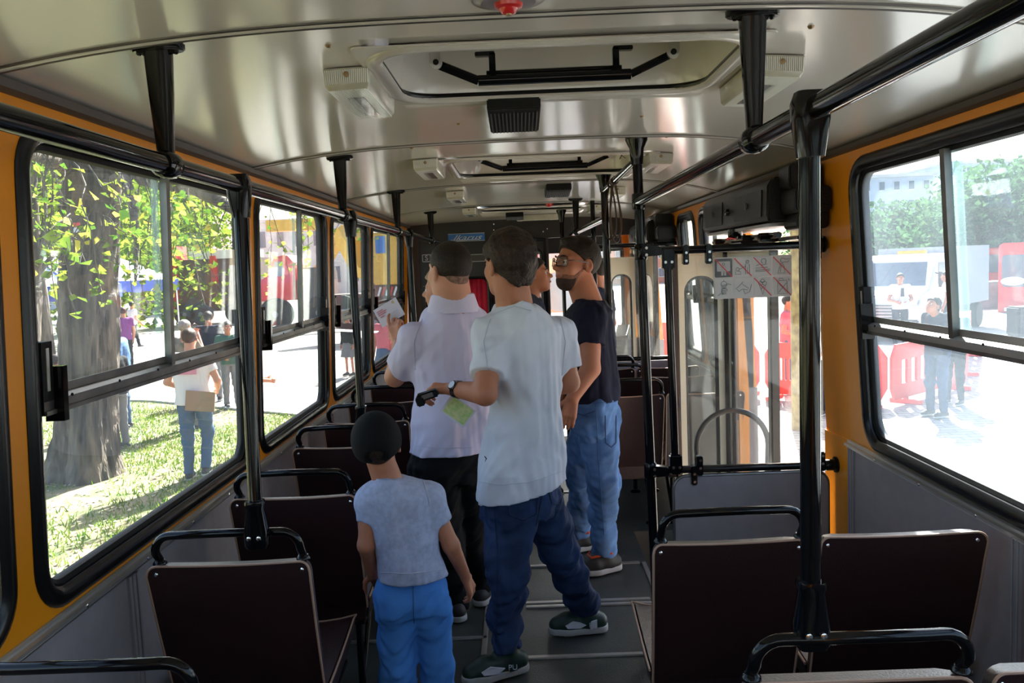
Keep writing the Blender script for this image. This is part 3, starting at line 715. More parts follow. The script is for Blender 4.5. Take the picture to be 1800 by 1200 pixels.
# pictogram board
leaf_mat('sign_white', (.85, .83, .82), (.85, .83, .82), .5); mat('sign_line', (.10, .10, .10), .5); mat('sign_red', (.70, .06, .06), .5); leaf_mat('sign_board', (.75, .73, .72), (.75, .73, .72), .5)
sg = empty('pictogram_sign', (.957, ys - .010, 1.515), 0, 'white board of eight passenger rule pictograms on the clear screen, six with red bars', 'sign')
MB().prism(rrect(-.160, .160, -.085, .085, .008, 3), lambda u, v, w: (u, w, v), .004).build('board', 'sign_board', sg, smooth=False)
for r in range(2):
    for q in range(4):
        cx, cz = -.119 + .0793 * q, .0415 - .083 * r
        t = empty('tile', (cx, 0, cz)); t.parent = sg
        tl = MB().prism(rrect(-.036, .036, -.038, .038, .006, 3), lambda u, v, w: (cx + u, -.0015 + w, cz + v), .002).build('tile', 'sign_line' if (r, q) == (0, 0) else 'sign_white', sg, smooth=False)
        bpy.data.objects.remove(t)
        g = MB(); y = -.0022
        def ln(pts, rr=.0009, cl=False): g.tube([(cx + u, y, cz + v) for u, v in pts], rr, 6, closed=cl)
        def circ(u, v, R, a0=0, a1=360, n=14): ln([(u + R * math.cos(math.radians(a0 + (a1 - a0) * i / n)), v + R * math.sin(math.radians(a0 + (a1 - a0) * i / n))) for i in range(n + 1)])
        k = r * 4 + q
        if k == 0:
            MB().prism(rrect(-.027, .027, -.014, .027, .004, 3), lambda u, v, w: (cx + u, -.0022 + w, cz + v), .001).build('doorway', 'sign_white', tl, smooth=False)
            MB().prism([(-.010, -.031), (-.002, -.031), (-.001, -.01), (.001, -.01), (.002, -.031), (.010, -.031), (.010, .010), (-.010, .010)], lambda u, v, w: (cx + u, -.0030 + w, cz + v), .0012).build('figure', 'sign_board', tl, smooth=False)
            circ(0, .016, .0045)
        elif k == 1:
            circ(-.022, -.008, .007); ln([(-.030, -.018), (-.032, -.028), (-.008, -.028), (-.010, -.018), (-.020, -.016)]); ln([(-.014, -.008), (.002, .0), (.012, .003)])
            circ(.018, .022, .006); ln([(.010, -.028), (.010, .012), (.026, .012), (.027, -.028)]); ln([(.018, .0), (.018, -.028)])
        elif k == 2:
            circ(.006, .022, .010, -60, 250); ln([(-.026, .004), (-.010, .010), (.0, .006), (.018, .010)]); ln([(-.028, -.006), (.022, -.004)]); ln([(-.028, -.014), (.030, -.012), (.030, -.018), (-.028, -.020)], cl=True)
        elif k == 3:
            circ(.004, .022, .009, 20, 300); ln([(.012, .026), (.034, .026)]); ln([(.010, .016), (.022, .014), (.030, .020)]); ln([(-.006, .008), (.004, .008), (.010, -.006), (.012, -.030), (-.016, -.030), (-.010, -.006)], cl=True); ln([(-.002, .004), (-.006, -.026)])
        elif k == 4:
            circ(0, .016, .012, -30, 210); circ(.002, -.012, .012, 0, 260)
            for j in range(4): ln([(-.010, .012 - j * .005), (.010, .014 - j * .005)]); ln([(-.010, -.010 - j * .005), (.010, -.008 - j * .005)])
            ln([(.012, .018), (.030, .014)]); ln([(-.012, -.02), (-.026, -.030)]); ln([(.0, .028), (.0, .034)])
        elif k == 5:
            ln([(-.032, -.004), (-.020, .004), (-.006, .018), (.0, .010), (.022, -.004), (.016, -.010), (-.004, -.006), (-.018, -.016), (-.024, -.008)], cl=True); ln([(.0, -.008), (.006, -.026), (.026, -.018), (.034, .012)]); ln([(-.006, .018), (-.002, .024)])
        elif k == 6:
            for (u, v) in ((-.008, .014), (.008, .014), (0, .024)): circ(u, v, .008)
            ln([(-.012, .006), (0, -.032), (.012, .006)]); ln([(-.007, -.010), (.006, .004)]); ln([(.007, -.010), (-.006, .004)])
        else:
            ln([(-.018, -.032), (-.018, .018), (-.010, .022), (.020, .022), (.022, -.032)], cl=True); ln([(-.012, .024), (-.012, .032), (.004, .032), (.004, .024)]); ln([(-.014, -.026), (.018, .012)]); ln([(.018, -.026), (-.014, .012)]); ln([(.026, .030), (.030, .020)])
        g.build('pictogram', 'sign_line', tl)
        if k in (0, 1, 2, 3, 6, 7):
            d = MB().prism([(-.037, .037), (-.0335, .0385), (.037, -.037), (.0335, -.0385)], lambda u, v, w: (cx + u, -.0042 + w, cz + v), .0014)
            d.build('red_bar', 'sign_red', tl, smooth=False)

# ================================================================== doors
def leaf(name, p0, p1, z0, z1, m, parent, wz0=.1, window=True, mar=.045):
    p0, p1 = Vector((*p0, 0)), Vector((*p1, 0)); d = (p1 - p0); L = d.length; d.normalize(); nrm = Vector((-d.y, d.x, 0))
    def T(u, v, w): return p0 + d * u + nrm * w + Vector((0, 0, v))
    hole = rrect(mar, L - mar, z0 + wz0, z1 - .16, [.06, min(.13, L / 2 - mar - .01), min(.13, L / 2 - mar - .01), .06], 7)
    o = holed(name, [(0, z0), (L, z0), (L, z1), (0, z1)], [hole], T, .028, m, parent)
    MB().tube([T(u, v, .014) for u, v in hole], .015, 8, closed=True).build('gasket', 'rubber', o)
    MB().prism(hole, lambda u, v, w: T(u, v, .012 + w), .004).build('pane', 'window_glass', o, smooth=False)
    for u in (-.004, L + .004):
        MB().prism([(u - .012, 0), (u + .012, 0), (u + .012, .036), (u - .012, .036)], lambda a, b, w: T(a, z0 + w, b - .004), z1 - z0).build('rubber_edge', 'rubber', o)
    return o
dm = empty('folding_door', (1.1, 4.7, 0), 0, 'cream folding leaves of the middle door stacked open behind the clear screen', 'door')
leaf('door_leaf', (.87, 4.60), (1.145, 4.64), -.33, 1.66, 'cream_paint', dm)
leaf('door_leaf', (1.155, 4.62), (1.215, 4.02), -.33, 1.66, 'cream_paint', dm)
MB().tube([(.92, 4.35, .30)] + [(1.10 + .19 * math.cos(PI - PI * i / 16), 4.35, .60 + .19 * math.sin(PI - PI * i / 16)) for i in range(17)] + [(1.28, 4.35, .30)], .015, 10).build('hoop_handrail', 'rubber', dm)
fix(dm)
d2 = empty('folding_door', (1.1, 7.8, 0), 0, 'cream leaves of the front door folded open at the far right end', 'door')
leaf('door_leaf', (.82, 7.80), (1.10, 7.84), -.33, 1.64, 'cream_paint', d2)
leaf('door_leaf', (1.11, 7.82), (1.20, 7.4), -.33, 1.64, 'cream_paint', d2)
fix(d2)
# door machinery boxes
def mech(y0, y1, label, k=1.0):
    root = empty('door_machinery', (1.15, (y0 + y1) / 2, 1.82), 0, label, 'door machinery')
    yc = (y0 + y1) / 2; L = y1 - y0
    m = MB(); pr = [(1.058, 1.735), (1.045, 1.755), (1.05, 1.890), (1.072, 1.925), (1.232, 1.935), (1.232, 1.735)]
    m.prism(pr, lambda u, v, w: (u, y0 + w, v), L); m.build('cover', 'black_vinyl', root, bevel=.012, seg=3)
    for (a, b) in ((.06, .42), (.62, .92)):
        MB().prism(rrect(y0 + L * a, y0 + L * b, 1.765, 1.88, .008, 3), lambda u, v, w: (1.041 + w + (.004 if v > 1.85 else 0), u, v), .010).build('hatch_panel', 'black_vinyl', root, smooth=False)
        c_ = y0 + L * (a + b) / 2
        MB().lathe((1.041, c_, 1.825), (-1, 0, 0), [(.014, 0), (.014, .004), (.009, .004), (.009, .001)], 16).box((1.036, c_, 1.825), (.004, .004, .034)).build('lock', 'alu_dark', root)
    MB().lathe((1.045, y0 + L * .52, 1.82), (-1, 0, 0), [(.018, 0), (.016, .012), (.010, .016)], 16).build('knob', 'black_gloss', root)
    # stepped end housings at the near side, by the window pillar
    MB().prism(rrect(1.10, 1.236, 1.86, 1.965, .02, 3), lambda u, v, w: (u, y0 - .12 + w, v), .14).build('end_housing', 'black_vinyl', root, bevel=.008)
    MB().prism(rrect(1.10, 1.246, 1.765, 1.868, .02, 3), lambda u, v, w: (u, y0 - .19 + w, v), .19).build('end_housing', 'black_vinyl', root, bevel=.008)
    MB().prism(rrect(1.12, 1.25, 1.70, 1.77, .02, 3), lambda u, v, w: (u, y0 - .15 + w, v), .17).build('end_housing', 'black_vinyl', root, bevel=.008)
    MB().bx(1.06, 1.22, y0 + .05, y1 - .05, 1.722, 1.735).build('tray', 'alu', root)
    MB().tube([(1.10, y0 + .02, 1.685), (1.10, y1 - .05, 1.685)], .014, 10).tube([(1.18, y0 + .0, 1.67), (1.18, y1 - .05, 1.67)], .010, 8).tube([(1.02, y0 + .5, 1.665), (1.22, y0 + .55, 1.68)], .009, 8).build('rod', 'black_gloss', root)
    MB().lathe((1.07, y0 + L * .5, 1.735), (0, 0, -1), [(.035, 0), (.035, .035), (.028, .045)], 20).build('valve', 'black_gloss', root)
    MB().tube([(1.05 + .02 * math.cos(i), y0 + L * .5 + .03 * math.sin(i), 1.69 + .004 * math.sin(2 * i)) for i in np.linspace(0, 6, 24)], .003, 6).build('hose', 'button_red', root)
    for q in (.12, .35, .8):
        MB().bx(1.06, 1.14, y0 + L * q, y0 + L * q + .05, 1.66, 1.70).build('bracket', 'black_gloss', root, bevel=.004)
    MB().tube([(1.20, y0 - .05, 1.72), (1.21, y0 - .04, 1.55)], .016, 8).tube([(1.225, y0 - .1, 1.72), (1.225, y0 - .1, 1.60)], .012, 8).build('shaft', 'black_gloss', root)
    fix(root)
    return root
mech(3.50, 4.72, 'black vinyl box of door machinery over the middle door with two locked panels')
mech(6.75, 7.85, 'black box of door machinery over the front door at the far end')

# small screen beside the front door
yf = 6.60
s2 = empty('door_screen', (.9, yf, 0), 0, 'clear screen on black bars beside the front door, far right', 'screen')
MB().tube([(.60, yf, 1.725), (1.255, yf, 1.725)], .017, 12).build('top_bar', 'black_gloss', s2)
MB().tube([(.60, yf, .82), (1.30, yf, .82)], .017, 12).build('lower_bar', 'black_gloss', s2)
MB().tube([(.60, yf, ZC(.6, yf) - .01), (.60, yf, .0)], .018, 12).build('upright', 'black_gloss', s2)
MB().prism(rrect(.66, 1.22, .84, 1.70, .03, 3), lambda u, v, w: (u, yf + w, v), .005).build('clear_panel', 'screen_plastic', s2, smooth=False)
MB().prism(rrect(.64, 1.26, .06, .80, .04, 3), lambda u, v, w: (u, yf - .008 + w, v), .016).build('grey_panel', 'grey_laminate', s2, smooth=False)
for x in (.72, 1.18):
    for z in (1.70, .845): MB().box((x, yf, z), (.026, .035, .07)).build('panel_clip', 'black_gloss', s2, bevel=.003)
fix(s2)

# ================================================================== cab bulkhead and windscreen
def mf(u, v, w): return Vector((u, YF + w, v))
def bx_(px): return W(px, 450, YF).x
def bz_(py, px=850): return W(px, py, YF).z
doorw = rrect(bx_(868), bx_(951), .95, 1.765, .07)
curt = rrect(bx_(748), bx_(856), .95, 1.50, .07)
outl = [(-1.14, 0), (.30, 0), (.30, 1.86), (1.25, 1.86), (1.25, 2.0)] + [(1.25 - 2.33 * i / 24, ZC(1.25 - 2.33 * i / 24, 8.2) + .01) for i in range(25)] + [(-1.10, 1.9)]
bk = struct(holed('wall_front', outl, [doorw, curt], mf, .04, 'bulkhead'))
MB().prism([(-1.10, .0), (-.98, .0), (-.98, 1.9), (-1.08, 1.93)], lambda u, v, w: (u, YF - .012 + w, v), .012).build('side_strip', 'bulkhead_brown', bk, smooth=False)
MB().tube([(u, YF, v) for u, v in doorw], .014, 8, closed=True).build('gasket', 'rubber', bk)
MB().tube([(u, YF, v) for u, v in curt], .014, 8, closed=True).build('gasket', 'rubber', bk)
MB().prism(doorw, lambda u, v, w: (u, YF + .018 + w, v), .004).build('pane', 'window_glass', bk, smooth=False)
MB().bx(bx_(925), bx_(932), YF - .005, YF + .03, .95, 1.76).build('pane_divider', 'alu_dark', bk)
for x in (bx_(862), bx_(958)):
    MB().bx(x - .012, x + .012, YF - .022, YF, 0, 1.86).build('door_post', 'black_gloss', bk, bevel=.004)
MB().bx(bx_(868), bx_(958), YF - .03, YF, 1.83, 1.865).build('door_header', 'black_gloss', bk, bevel=.004)
s = MB()
for (px, py) in ((868, 394), (868, 404), (962, 402), (955, 407)): s.lathe(W(px, py, YF - .03), (0, -1, 0), [(.008, 0), (.006, .004)], 10)
s.build('screw', 'chrome', bk)
for s_ in (-1, 1): pass
leaf_mat('curtain_red', (.50, .045, .09), (.62, .08, .13), .5)
cm = MB(); n = 60; x0, x1 = bx_(744), bx_(860)
for (z) in (.98, 1.52):
    for i in range(n + 1): cm.v.append((x0 + (x1 - x0) * i / n, YF + .07 + .012 * math.sin(i * 1.35) + .004 * math.sin(i * .5), z))
for i in range(n): cm.f.append((i, i + 1, n + 2 + i, n + 1 + i))
cu_ = cm.build('curtain', 'curtain_red'); tag(cu_, 'dark red pleated curtain in the bulkhead window behind the heads', 'curtain')
q = cu_.modifiers.new('t', 'SOLIDIFY'); q.thickness = .003
# maker's sign
mat('sign_blue', (.035, .16, .50), .4)
ik = empty('name_sign', (W(820, 417, YF).x, YF - .012, W(820, 417, YF).z), 0, 'small blue name sign with pale script lettering high on the black bulkhead', 'sign')
MB().box((0, 0, 0), (.36, .012, .074)).build('plate', 'sign_blue', ik, bevel=.003)
for zz in (-.0365, .0365): MB().bx(-.18, .18, -.008, -.004, zz - .003, zz + .003).build('border', 'alu', ik)
mtx = Matrix.Translation((0, -.008, -.004)) @ Matrix.Rotation(PI / 2, 4, 'X') @ Matrix.Diagonal((1.55, 1, 1, 1))
text_obj('lettering', 'Ikarus', .074, mtx, 'sign_white', ik, shear=.5)
MB().tube([(-.155, -.008, -.022), (-.10, -.008, -.026), (.13, -.008, -.022)], .003, 6).build('underline', 'sign_white', ik)
mat('plate_dark', (.05, .045, .04), .5)
for (pa, pb, lab) in ((743, 757, 'small chrome framed plate with a letter S, left on the bulkhead'), (819, 853, 'small chrome framed plate on the bulkhead right of the cropped-haired head')):
    a, b = W(pa, 454, YF), W(pb, 454, YF); cx = (a.x + b.x) / 2; w_ = b.x - a.x
    pl = empty('framed_plate', (cx, YF - .008, a.z), 0, lab, 'plate')
    MB().box((0, 0, 0), (w_, .008, .068)).build('plate', 'plate_dark', pl)
    MB().tube([(u, -.005, v) for u, v in rrect(-w_ / 2, w_ / 2, -.034, .034, .004, 2)], .004, 6, closed=True).build('frame', 'alu', pl)
    if pb == 757: text_obj('letter', 'S', .07, Matrix.Translation((0, -.007, 0)) @ Matrix.Rotation(PI / 2, 4, 'X'), 'alu', pl)
# front end: windscreen, dash, driver's seat back, wheel
def mw(u, v, w): return Vector((u, YN + w, v))
wf = struct(holed('wall_front.001', [(-1.16, -.75), (1.34, -.75), (1.26, 2.02), (-1.10, 2.02)], [rrect(-1.02, .06, .78, 1.86, .12), rrect(.13, 1.18, .78, 1.86, .12)], mw, .04, 'yellow_paint'))
for (a, b) in ((-1.02, .06), (.13, 1.18)):
    MB().prism(rrect(a, b, .78, 1.86, .12), lambda u, v, w: (u, YN + .02 + w, v), .005).build('windscreen', 'window_glass', wf, smooth=False)
    MB().tube([(u, YN, v) for u, v in rrect(a, b, .78, 1.86, .12)], .022, 8, closed=True).build('gasket', 'rubber', wf)
db = empty('dashboard', (.08, 9.2, 0), 0, 'dark dashboard and cowl under the windscreen at the far end', 'dashboard')
MB().prism([(8.95, .55), (9.45, .55), (9.45, .86), (9.2, .90), (8.98, .80)], lambda u, v, w: (-1.04 + w - .08, u - 9.2, v), 2.24).build('cowl', 'black_vinyl', db, smooth=False)
vz = MB().prism(rrect(.15, 1.15, 1.72, 1.9, .03), lambda u, v, w: (u, 9.25 + w, v), .02)
vz.build('sun_visor', 'black_vinyl', wf)
# ================================================================== figures: smooth-blended solids meshed by surface nets
def smin(a, b, k):
    h = np.clip(.5 + .5 * (b - a) / k, 0, 1); return b + (a - b) * h - k * h * (1 - h)
def rc(P, a, b, ra, rb):
    a = np.asarray(a, np.float32); b = np.asarray(b, np.float32); ab = b - a; L = max(float(ab @ ab), 1e-9)
    t = np.clip(((P - a) @ ab) / L, 0, 1); q = P - a - t[:, None] * ab
    return np.sqrt((q * q).sum(1)) - (ra + (rb - ra) * t)
def el(P, c, r, R=None):
    q = P - np.asarray(c, np.float32)
    if R is not None: q = q @ R
    r = np.asarray(r, np.float32); k0 = np.sqrt(((q / r) ** 2).sum(1)); k1 = np.sqrt(((q / r ** 2) ** 2).sum(1)) + 1e-9
    return k0 * (k0 - 1) / k1
def loft(P, st, yaw=0.0, n=2.3):
    """stations (z, cx, cy, rx, ry): a body of rounded cross-sections stacked along z"""
    st = np.array(sorted(st), np.float32); z = P[:, 2]
    cx, cy, rx, ry = (np.interp(z, st[:, 0], st[:, i]) for i in (1, 2, 3, 4))
    c, s = math.cos(yaw), math.sin(yaw); x = P[:, 0] - cx; y = P[:, 1] - cy
    u = x * c + y * s; v = -x * s + y * c
    q = (np.abs(u / rx) ** n + np.abs(v / ry) ** n) ** (1 / n)
    d = (q - 1) * np.minimum(rx, ry)
    e = np.maximum(st[0, 0] - z, z - st[-1, 0])
    return np.maximum(d, e)
def wrinkle(P, amp, seed=0, f=1.0, drop=1.0):
    rs = np.random.RandomState(seed); o = np.zeros(len(P), np.float32)
    for i in range(7):
        k = rs.normal(size=3); k[2] *= drop; k = k / np.linalg.norm(k) * (22 + 34 * rs.rand()) * f
        m = rs.normal(size=3) * 9
        o += np.sin(P @ k.astype(np.float32) + rs.rand() * 6 + 1.6 * np.sin(P @ m.astype(np.float32) + rs.rand() * 6)) ** 3
    return o * amp * .5
def surf(fn, lo, hi, h, B=8):
    lo = np.array(lo, np.float32); n = np.ceil((np.array(hi) - lo) / h / B).astype(int) * B
    nb = n // B
    bi = np.stack(np.meshgrid(*[np.arange(k) for k in nb], indexing='ij'), -1).reshape(-1, 3)
    cc = lo + (bi * B + (B - 1) / 2).astype(np.float32) * h
    dc = fn(cc.astype(np.float32)); rad = B * h * .87 * 1.35 + .02
    D = np.repeat(np.repeat(np.repeat(dc.reshape(nb), B, 0), B, 1), B, 2).astype(np.float32)
    loc = np.stack(np.meshgrid(*[np.arange(B)] * 3, indexing='ij'), -1).reshape(-1, 3)
    keep = bi[np.abs(dc) < rad]
    for s in range(0, len(keep), 600):
        kb = keep[s:s + 600]; gi = (kb[:, None, :] * B + loc[None]).reshape(-1, 3)
        D[gi[:, 0], gi[:, 1], gi[:, 2]] = fn((lo + gi * h).astype(np.float32))
    S = D < 0
    any_ = np.zeros(tuple(k - 1 for k in n), bool); all_ = np.ones_like(any_)
    cor = [(i, j, k) for i in (0, 1) for j in (0, 1) for k in (0, 1)]
    def sub(A, c): return A[c[0]:A.shape[0] - 1 + c[0], c[1]:A.shape[1] - 1 + c[1], c[2]:A.shape[2] - 1 + c[2]]
    for c in cor: q = sub(S, c); any_ |= q; all_ &= q
    act = np.argwhere(any_ & ~all_)
    V = np.zeros((len(act), 3)); cnt = np.zeros(len(act))
    for a in cor:
        for ax in range(3):
            if a[ax]: continue
            b = list(a); b[ax] = 1
            da = D[act[:, 0] + a[0], act[:, 1] + a[1], act[:, 2] + a[2]]; db = D[act[:, 0] + b[0], act[:, 1] + b[1], act[:, 2] + b[2]]
            m = (da < 0) != (db < 0); t = np.where(m, da / np.where(m, da - db, 1), 0)
            p = np.array(a, float) + 0 * act; p[:, ax] += t; V[m] += p[m]; cnt[m] += 1
    V = lo + (act + V / cnt[:, None]) * h
    idx = -np.ones(any_.shape, int); idx[act[:, 0], act[:, 1], act[:, 2]] = np.arange(len(act))
    F = []
    for ax in range(3):
        o1, o2 = [i for i in range(3) if i != ax]
        sl0 = [slice(1, None)] * 3; sl0[ax] = slice(0, -1); sl1 = [slice(1, None)] * 3; sl1[ax] = slice(1, None)
        A = S[:-1, :-1, :-1] if False else None
        lo_ = [slice(1, n[i] - 1) for i in range(3)]; lo_[ax] = slice(0, n[ax] - 1)
        hi_ = list(lo_); hi_[ax] = slice(1, n[ax])
        s0, s1 = S[tuple(lo_)], S[tuple(hi_)]
        for flip, m in ((0, s0 & ~s1), (1, ~s0 & s1)):
            e = np.argwhere(m)
            if not len(e): continue
            g = e.copy(); g[:, o1] += 1; g[:, o2] += 1
            def at_(d1, d2): q = g.copy(); q[:, o1] -= d1; q[:, o2] -= d2; return idx[q[:, 0], q[:, 1], q[:, 2]]
            quad = np.stack([at_(1, 1), at_(0, 1), at_(0, 0), at_(1, 0)], 1)
            if (ax == 1) != bool(flip): quad = quad[:, ::-1]
            F.append(quad)
    F = np.concatenate(F); F = F[(F >= 0).all(1)]
    return V, F
def sdf_mesh(name, fn, lo, hi, h, m, parent=None, relax=1):
    V, F = surf(fn, lo, hi, h)
    me = bpy.data.meshes.new(name); me.vertices.add(len(V)); me.vertices.foreach_set('co', V.astype(np.float32).ravel())
    me.loops.add(F.size); me.polygons.add(len(F)); me.loops.foreach_set('vertex_index', F.ravel().astype(np.int32))
    me.polygons.foreach_set('loop_start', (np.arange(len(F)) * 4).astype(np.int32)); me.polygons.foreach_set('loop_total', np.full(len(F), 4, np.int32))
    me.update(calc_edges=True); me.validate()
    me.polygons.foreach_set('use_smooth', [True] * len(me.polygons))
    me.materials.append(MATS[m] if isinstance(m, str) else m)
    o = bpy.data.objects.new(name, me); COL.objects.link(o)
    if parent is not None: o.parent = parent
    return o
def nv(v): v = np.asarray(v, float); return v / (np.linalg.norm(v) + 1e-9)
def basis(yaw, pitch=0.0, roll=0.0):
    """local frame: x = the person's right, y = where they face, z = up; yaw turns to their left"""
    return np.array((Matrix.Rotation(yaw, 3, 'Z') @ Matrix.Rotation(-pitch, 3, 'X') @ Matrix.Rotation(roll, 3, 'Y')))
def head_fn(c, R, s=1.0, nose=1.0, fat=0.0):
    c = np.asarray(c, np.float32); R = R.astype(np.float32)
    def f(P):
        q = (P - c) @ R / s
        d = el(q, (0, -.012, .036), (.076 + fat * .3, .097, .086))
        d = smin(d, el(q, (0, .028, -.040), (.056 + fat, .064, .076)), .035)
        d = smin(d, el(q, (0, .062, -.090), (.026 + fat * .6, .022, .022)), .03)
        for sx in (-1, 1):
            d = smin(d, el(q, (sx * .036, .060, -.025), (.022 + fat * .5, .024, .026)), .02)        # cheek
            d = smin(d, rc(q, (sx * .012, .088, .022), (sx * .042, .074, .024), .010, .009), .014)   # brow
            d = -smin(-d, el(q, (sx * .032, .100, .004), (.019, .018, .012)), .012)
            d = smin(d, el(q, (sx * .031, .078, .003), (.0145, .0125, .011)), .004)                  # lids over the eyes
            E = np.array(Matrix.Rotation(sx * .35, 3, 'Z') @ Matrix.Rotation(-.15, 3, 'X'), np.float32)
            ear = el(q, (sx * .080, -.010, -.002), (.010, .022, .033), E)
            ear = np.maximum(ear, -el(q, (sx * .092, -.006, .002), (.010, .012, .020), E))
            d = smin(d, ear, .006)
            d = smin(d, el(q, (sx * .010, .098, -.030), (.009, .009, .008)), .006)
        d = smin(d, rc(q, (0, .086, .012), (0, .108 + .006 * nose, -.026), .008, .0125), .012)
        d = smin(d, el(q, (0, .086, -.053), (.024, .0125, .0065)), .006)
        d = smin(d, el(q, (0, .084, -.063), (.020, .0125, .0065)), .006)
        d = smin(d, el(q, (0, .070, -.046), (.028, .022, .020)), .02)
        return d * s
    return f
def hand_fn(w, d, n, s=1.0, curl=.45, side=1, thumb=.6, spread=1.0, curls=None):
    """w wrist, d direction of the palm, n the way the palm faces; side = +1 if the thumb lies on the d x n side"""
    w, d, n = np.asarray(w, float), nv(d), nv(n); n = nv(n - d * (n @ d)); t = np.cross(d, n) * side
    prims = []
    for k, o in enumerate((.024, .008, -.010, -.027)):
        base = w + (d * .085 + t * o * 1.0 - n * .003 * abs(k - 1.5)) * s
        prims.append((w + (d * .012 + t * o * .5) * s, base, .0155 * s, .0125 * s))
        Ls = ((.040, .026, .021), (.045, .030, .023), (.042, .028, .022), (.033, .021, .019))[k]
        p = base; c = curl if curls is None else curls[k]; ang = c * .7
        dirb = nv(d + t * o * 3.2 * spread)
        for j, L in enumerate(Ls):
            v = dirb * math.cos(ang) + n * math.sin(ang); q = p + v * L * s
            prims.append((p, q, (.0098 - .0010 * j) * s, (.0088 - .0010 * j) * s)); p = q; ang += c * (1.25 if j == 0 else .9)
    b = w + (d * .022 + t * .020) * s
    v1 = nv(d * (.75) + t * (.75) + n * thumb * .6); v2 = nv(d + t * .25 + n * thumb); v3 = nv(d * .9 + n * thumb * .9 - t * .1)
    p1 = b + v1 * .042 * s; p2 = p1 + v2 * .034 * s; p3 = p2 + v3 * .026 * s
    prims += [(b, p1, .0155 * s, .0125 * s), (p1, p2, .0120 * s, .0105 * s), (p2, p3, .0105 * s, .0085 * s)]
    def f(P):
        m = None
        for i, (a, b_, ra, rb) in enumerate(prims):
            q = rc(P, a, b_, ra, rb); m = q if m is None else smin(m, q, .004 * s)
        return m
    return f
def uni(fs, k=.02):
    def f(P):
        d = fs[0](P)
        for g in fs[1:]: d = smin(d, g(P), k)
        return d
    return f
def bounds(pts, pad): A = np.array([list(p) for p in pts]); return A.min(0) - pad, A.max(0) + pad

mat('stubble', (.23, .095, .055), .75, var=.15, vscale=80, bump=.3, bscale=200)
mat('beard', (.045, .020, .013), .85, var=.3, vscale=60, bump=.5, bscale=160)
mat('plastic_frame', (.015, .015, .018), .2, coat=.4); mat('eye_white', (.75, .72, .70), .25); mat('iris', (.03, .02, .015), .2); mat('lips', (.40, .13, .10), .5)
def local(R, c, s, p): return Vector(c + R @ (np.array(p) * s))
def face_bits(root, J, R, s, glasses=True, beard=True, iris=True):
    c = J['head']
    for sx in (-1, 1):
        e = MB().ball((0, 0, 0), .0118 * s, 14, 10).build('eye', 'eye_white', root, loc=local(R, c, s, (sx * .031, .0795, .003)))
        p = local(R, (0, 0, 0), s, (0, .0108, -.001)); MB().ball(tuple(p), .0052 * s, 10, 8).build('iris', 'iris', e)
        MB().tube([local(R, c, s, (sx * (.012 + .036 * t), .104 - .022 * t * t, .024 + .006 * math.sin(PI * t))) for t in (0, .25, .5, .75, 1)], [.0025, .004, .004, .003, .0015], 6).build('eyebrow', 'hair_dark', root)
    if glasses:
        g = MB()
        for sx in (-1, 1):
            L = rrect(sx * .034 - .026, sx * .034 + .026, -.018, .017, .009, 4)
            g.tube([local(R, c, s, (u, .116 - 9 * (u * u) * .8, v + .001)) for u, v in L], .0021, 8, closed=True)
            g.tube([local(R, c, s, (sx * .060, .106 - .02, .010)), local(R, c, s, (sx * .079, .075, .011)), local(R, c, s, (sx * .084, .0, .010)), local(R, c, s, (sx * .082, -.018, -.004))], .0022, 6)
        g.tube([local(R, c, s, (-.009, .118, .006)), local(R, c, s, (0, .120, .010)), local(R, c, s, (.009, .118, .006))], .002, 6)
        gl = g.build('glasses', 'plastic_frame', root)
        for sx in (-1, 1):
            q = MB(); L = rrect(sx * .034 - .025, sx * .034 + .025, -.017, .016, .009, 4)
            for dy in (0, .001):
                for u, v in L: q.v.append(tuple(local(R, c, s, (u, .1155 - 9 * u * u * .8 + dy, v + .001))))
            N = len(L); q.f = [tuple(range(N)), tuple(range(2 * N - 1, N - 1, -1))] + [(i, (i + 1) % N, N + (i + 1) % N, N + i) for i in range(N)]
            q.build('lens', 'window_glass', gl, smooth=False)
    MB().ball((0, 0, 0), (1, 1, 1), 14, 8)
    for z, r_ in ((-.0545, .0045), (-.0625, .005)):
        MB().tube([local(R, c, s, (u, .0975 - 14 * u * u, z - (.002 if abs(u) > .015 else 0))) for u in (-.022, -.012, 0, .012, .022)], [.001, r_ * .8, r_, r_ * .8, .001], 8).build('lip', 'lips', root)
    if beard:
        c32, R32 = c.astype(np.float32), R.astype(np.float32); H = head_fn(c, R, s, 1.0, 0)
        def bf(P):
            q = (P - c32) @ R32 / s
            d = H(P) - .0014 * s
            k = q[:, 2] - (-.052 + np.clip((.045 - q[:, 1]) * 1.0, 0, .040) - np.clip((.035 - np.abs(q[:, 0])) * .0, 0, 1))
            d = np.maximum(d, k * s); d = np.maximum(d, (.0 - q[:, 1]) * s)
            d = np.maximum(d, -el(q, (0, .095, -.057), (.024, .03, .011)) * s)
            return d
        def gf(P):
            q = (P - c32) @ R32 / s
            d = np.maximum(H(P) - .0040 * s, (q[:, 2] + .070 - np.clip(.05 - q[:, 1], 0, .03) * .5) * s); d = np.maximum(d, (.030 - q[:, 1]) * s)
            return np.maximum(d, -el(q, (0, .095, -.057), (.026, .03, .014)) * s)
        lo, hi = bounds([c], .16 * s); sdf_mesh('stubble', bf, lo, hi, .005, 'stubble', root); sdf_mesh('beard', gf, lo, hi, .005, 'beard', root)
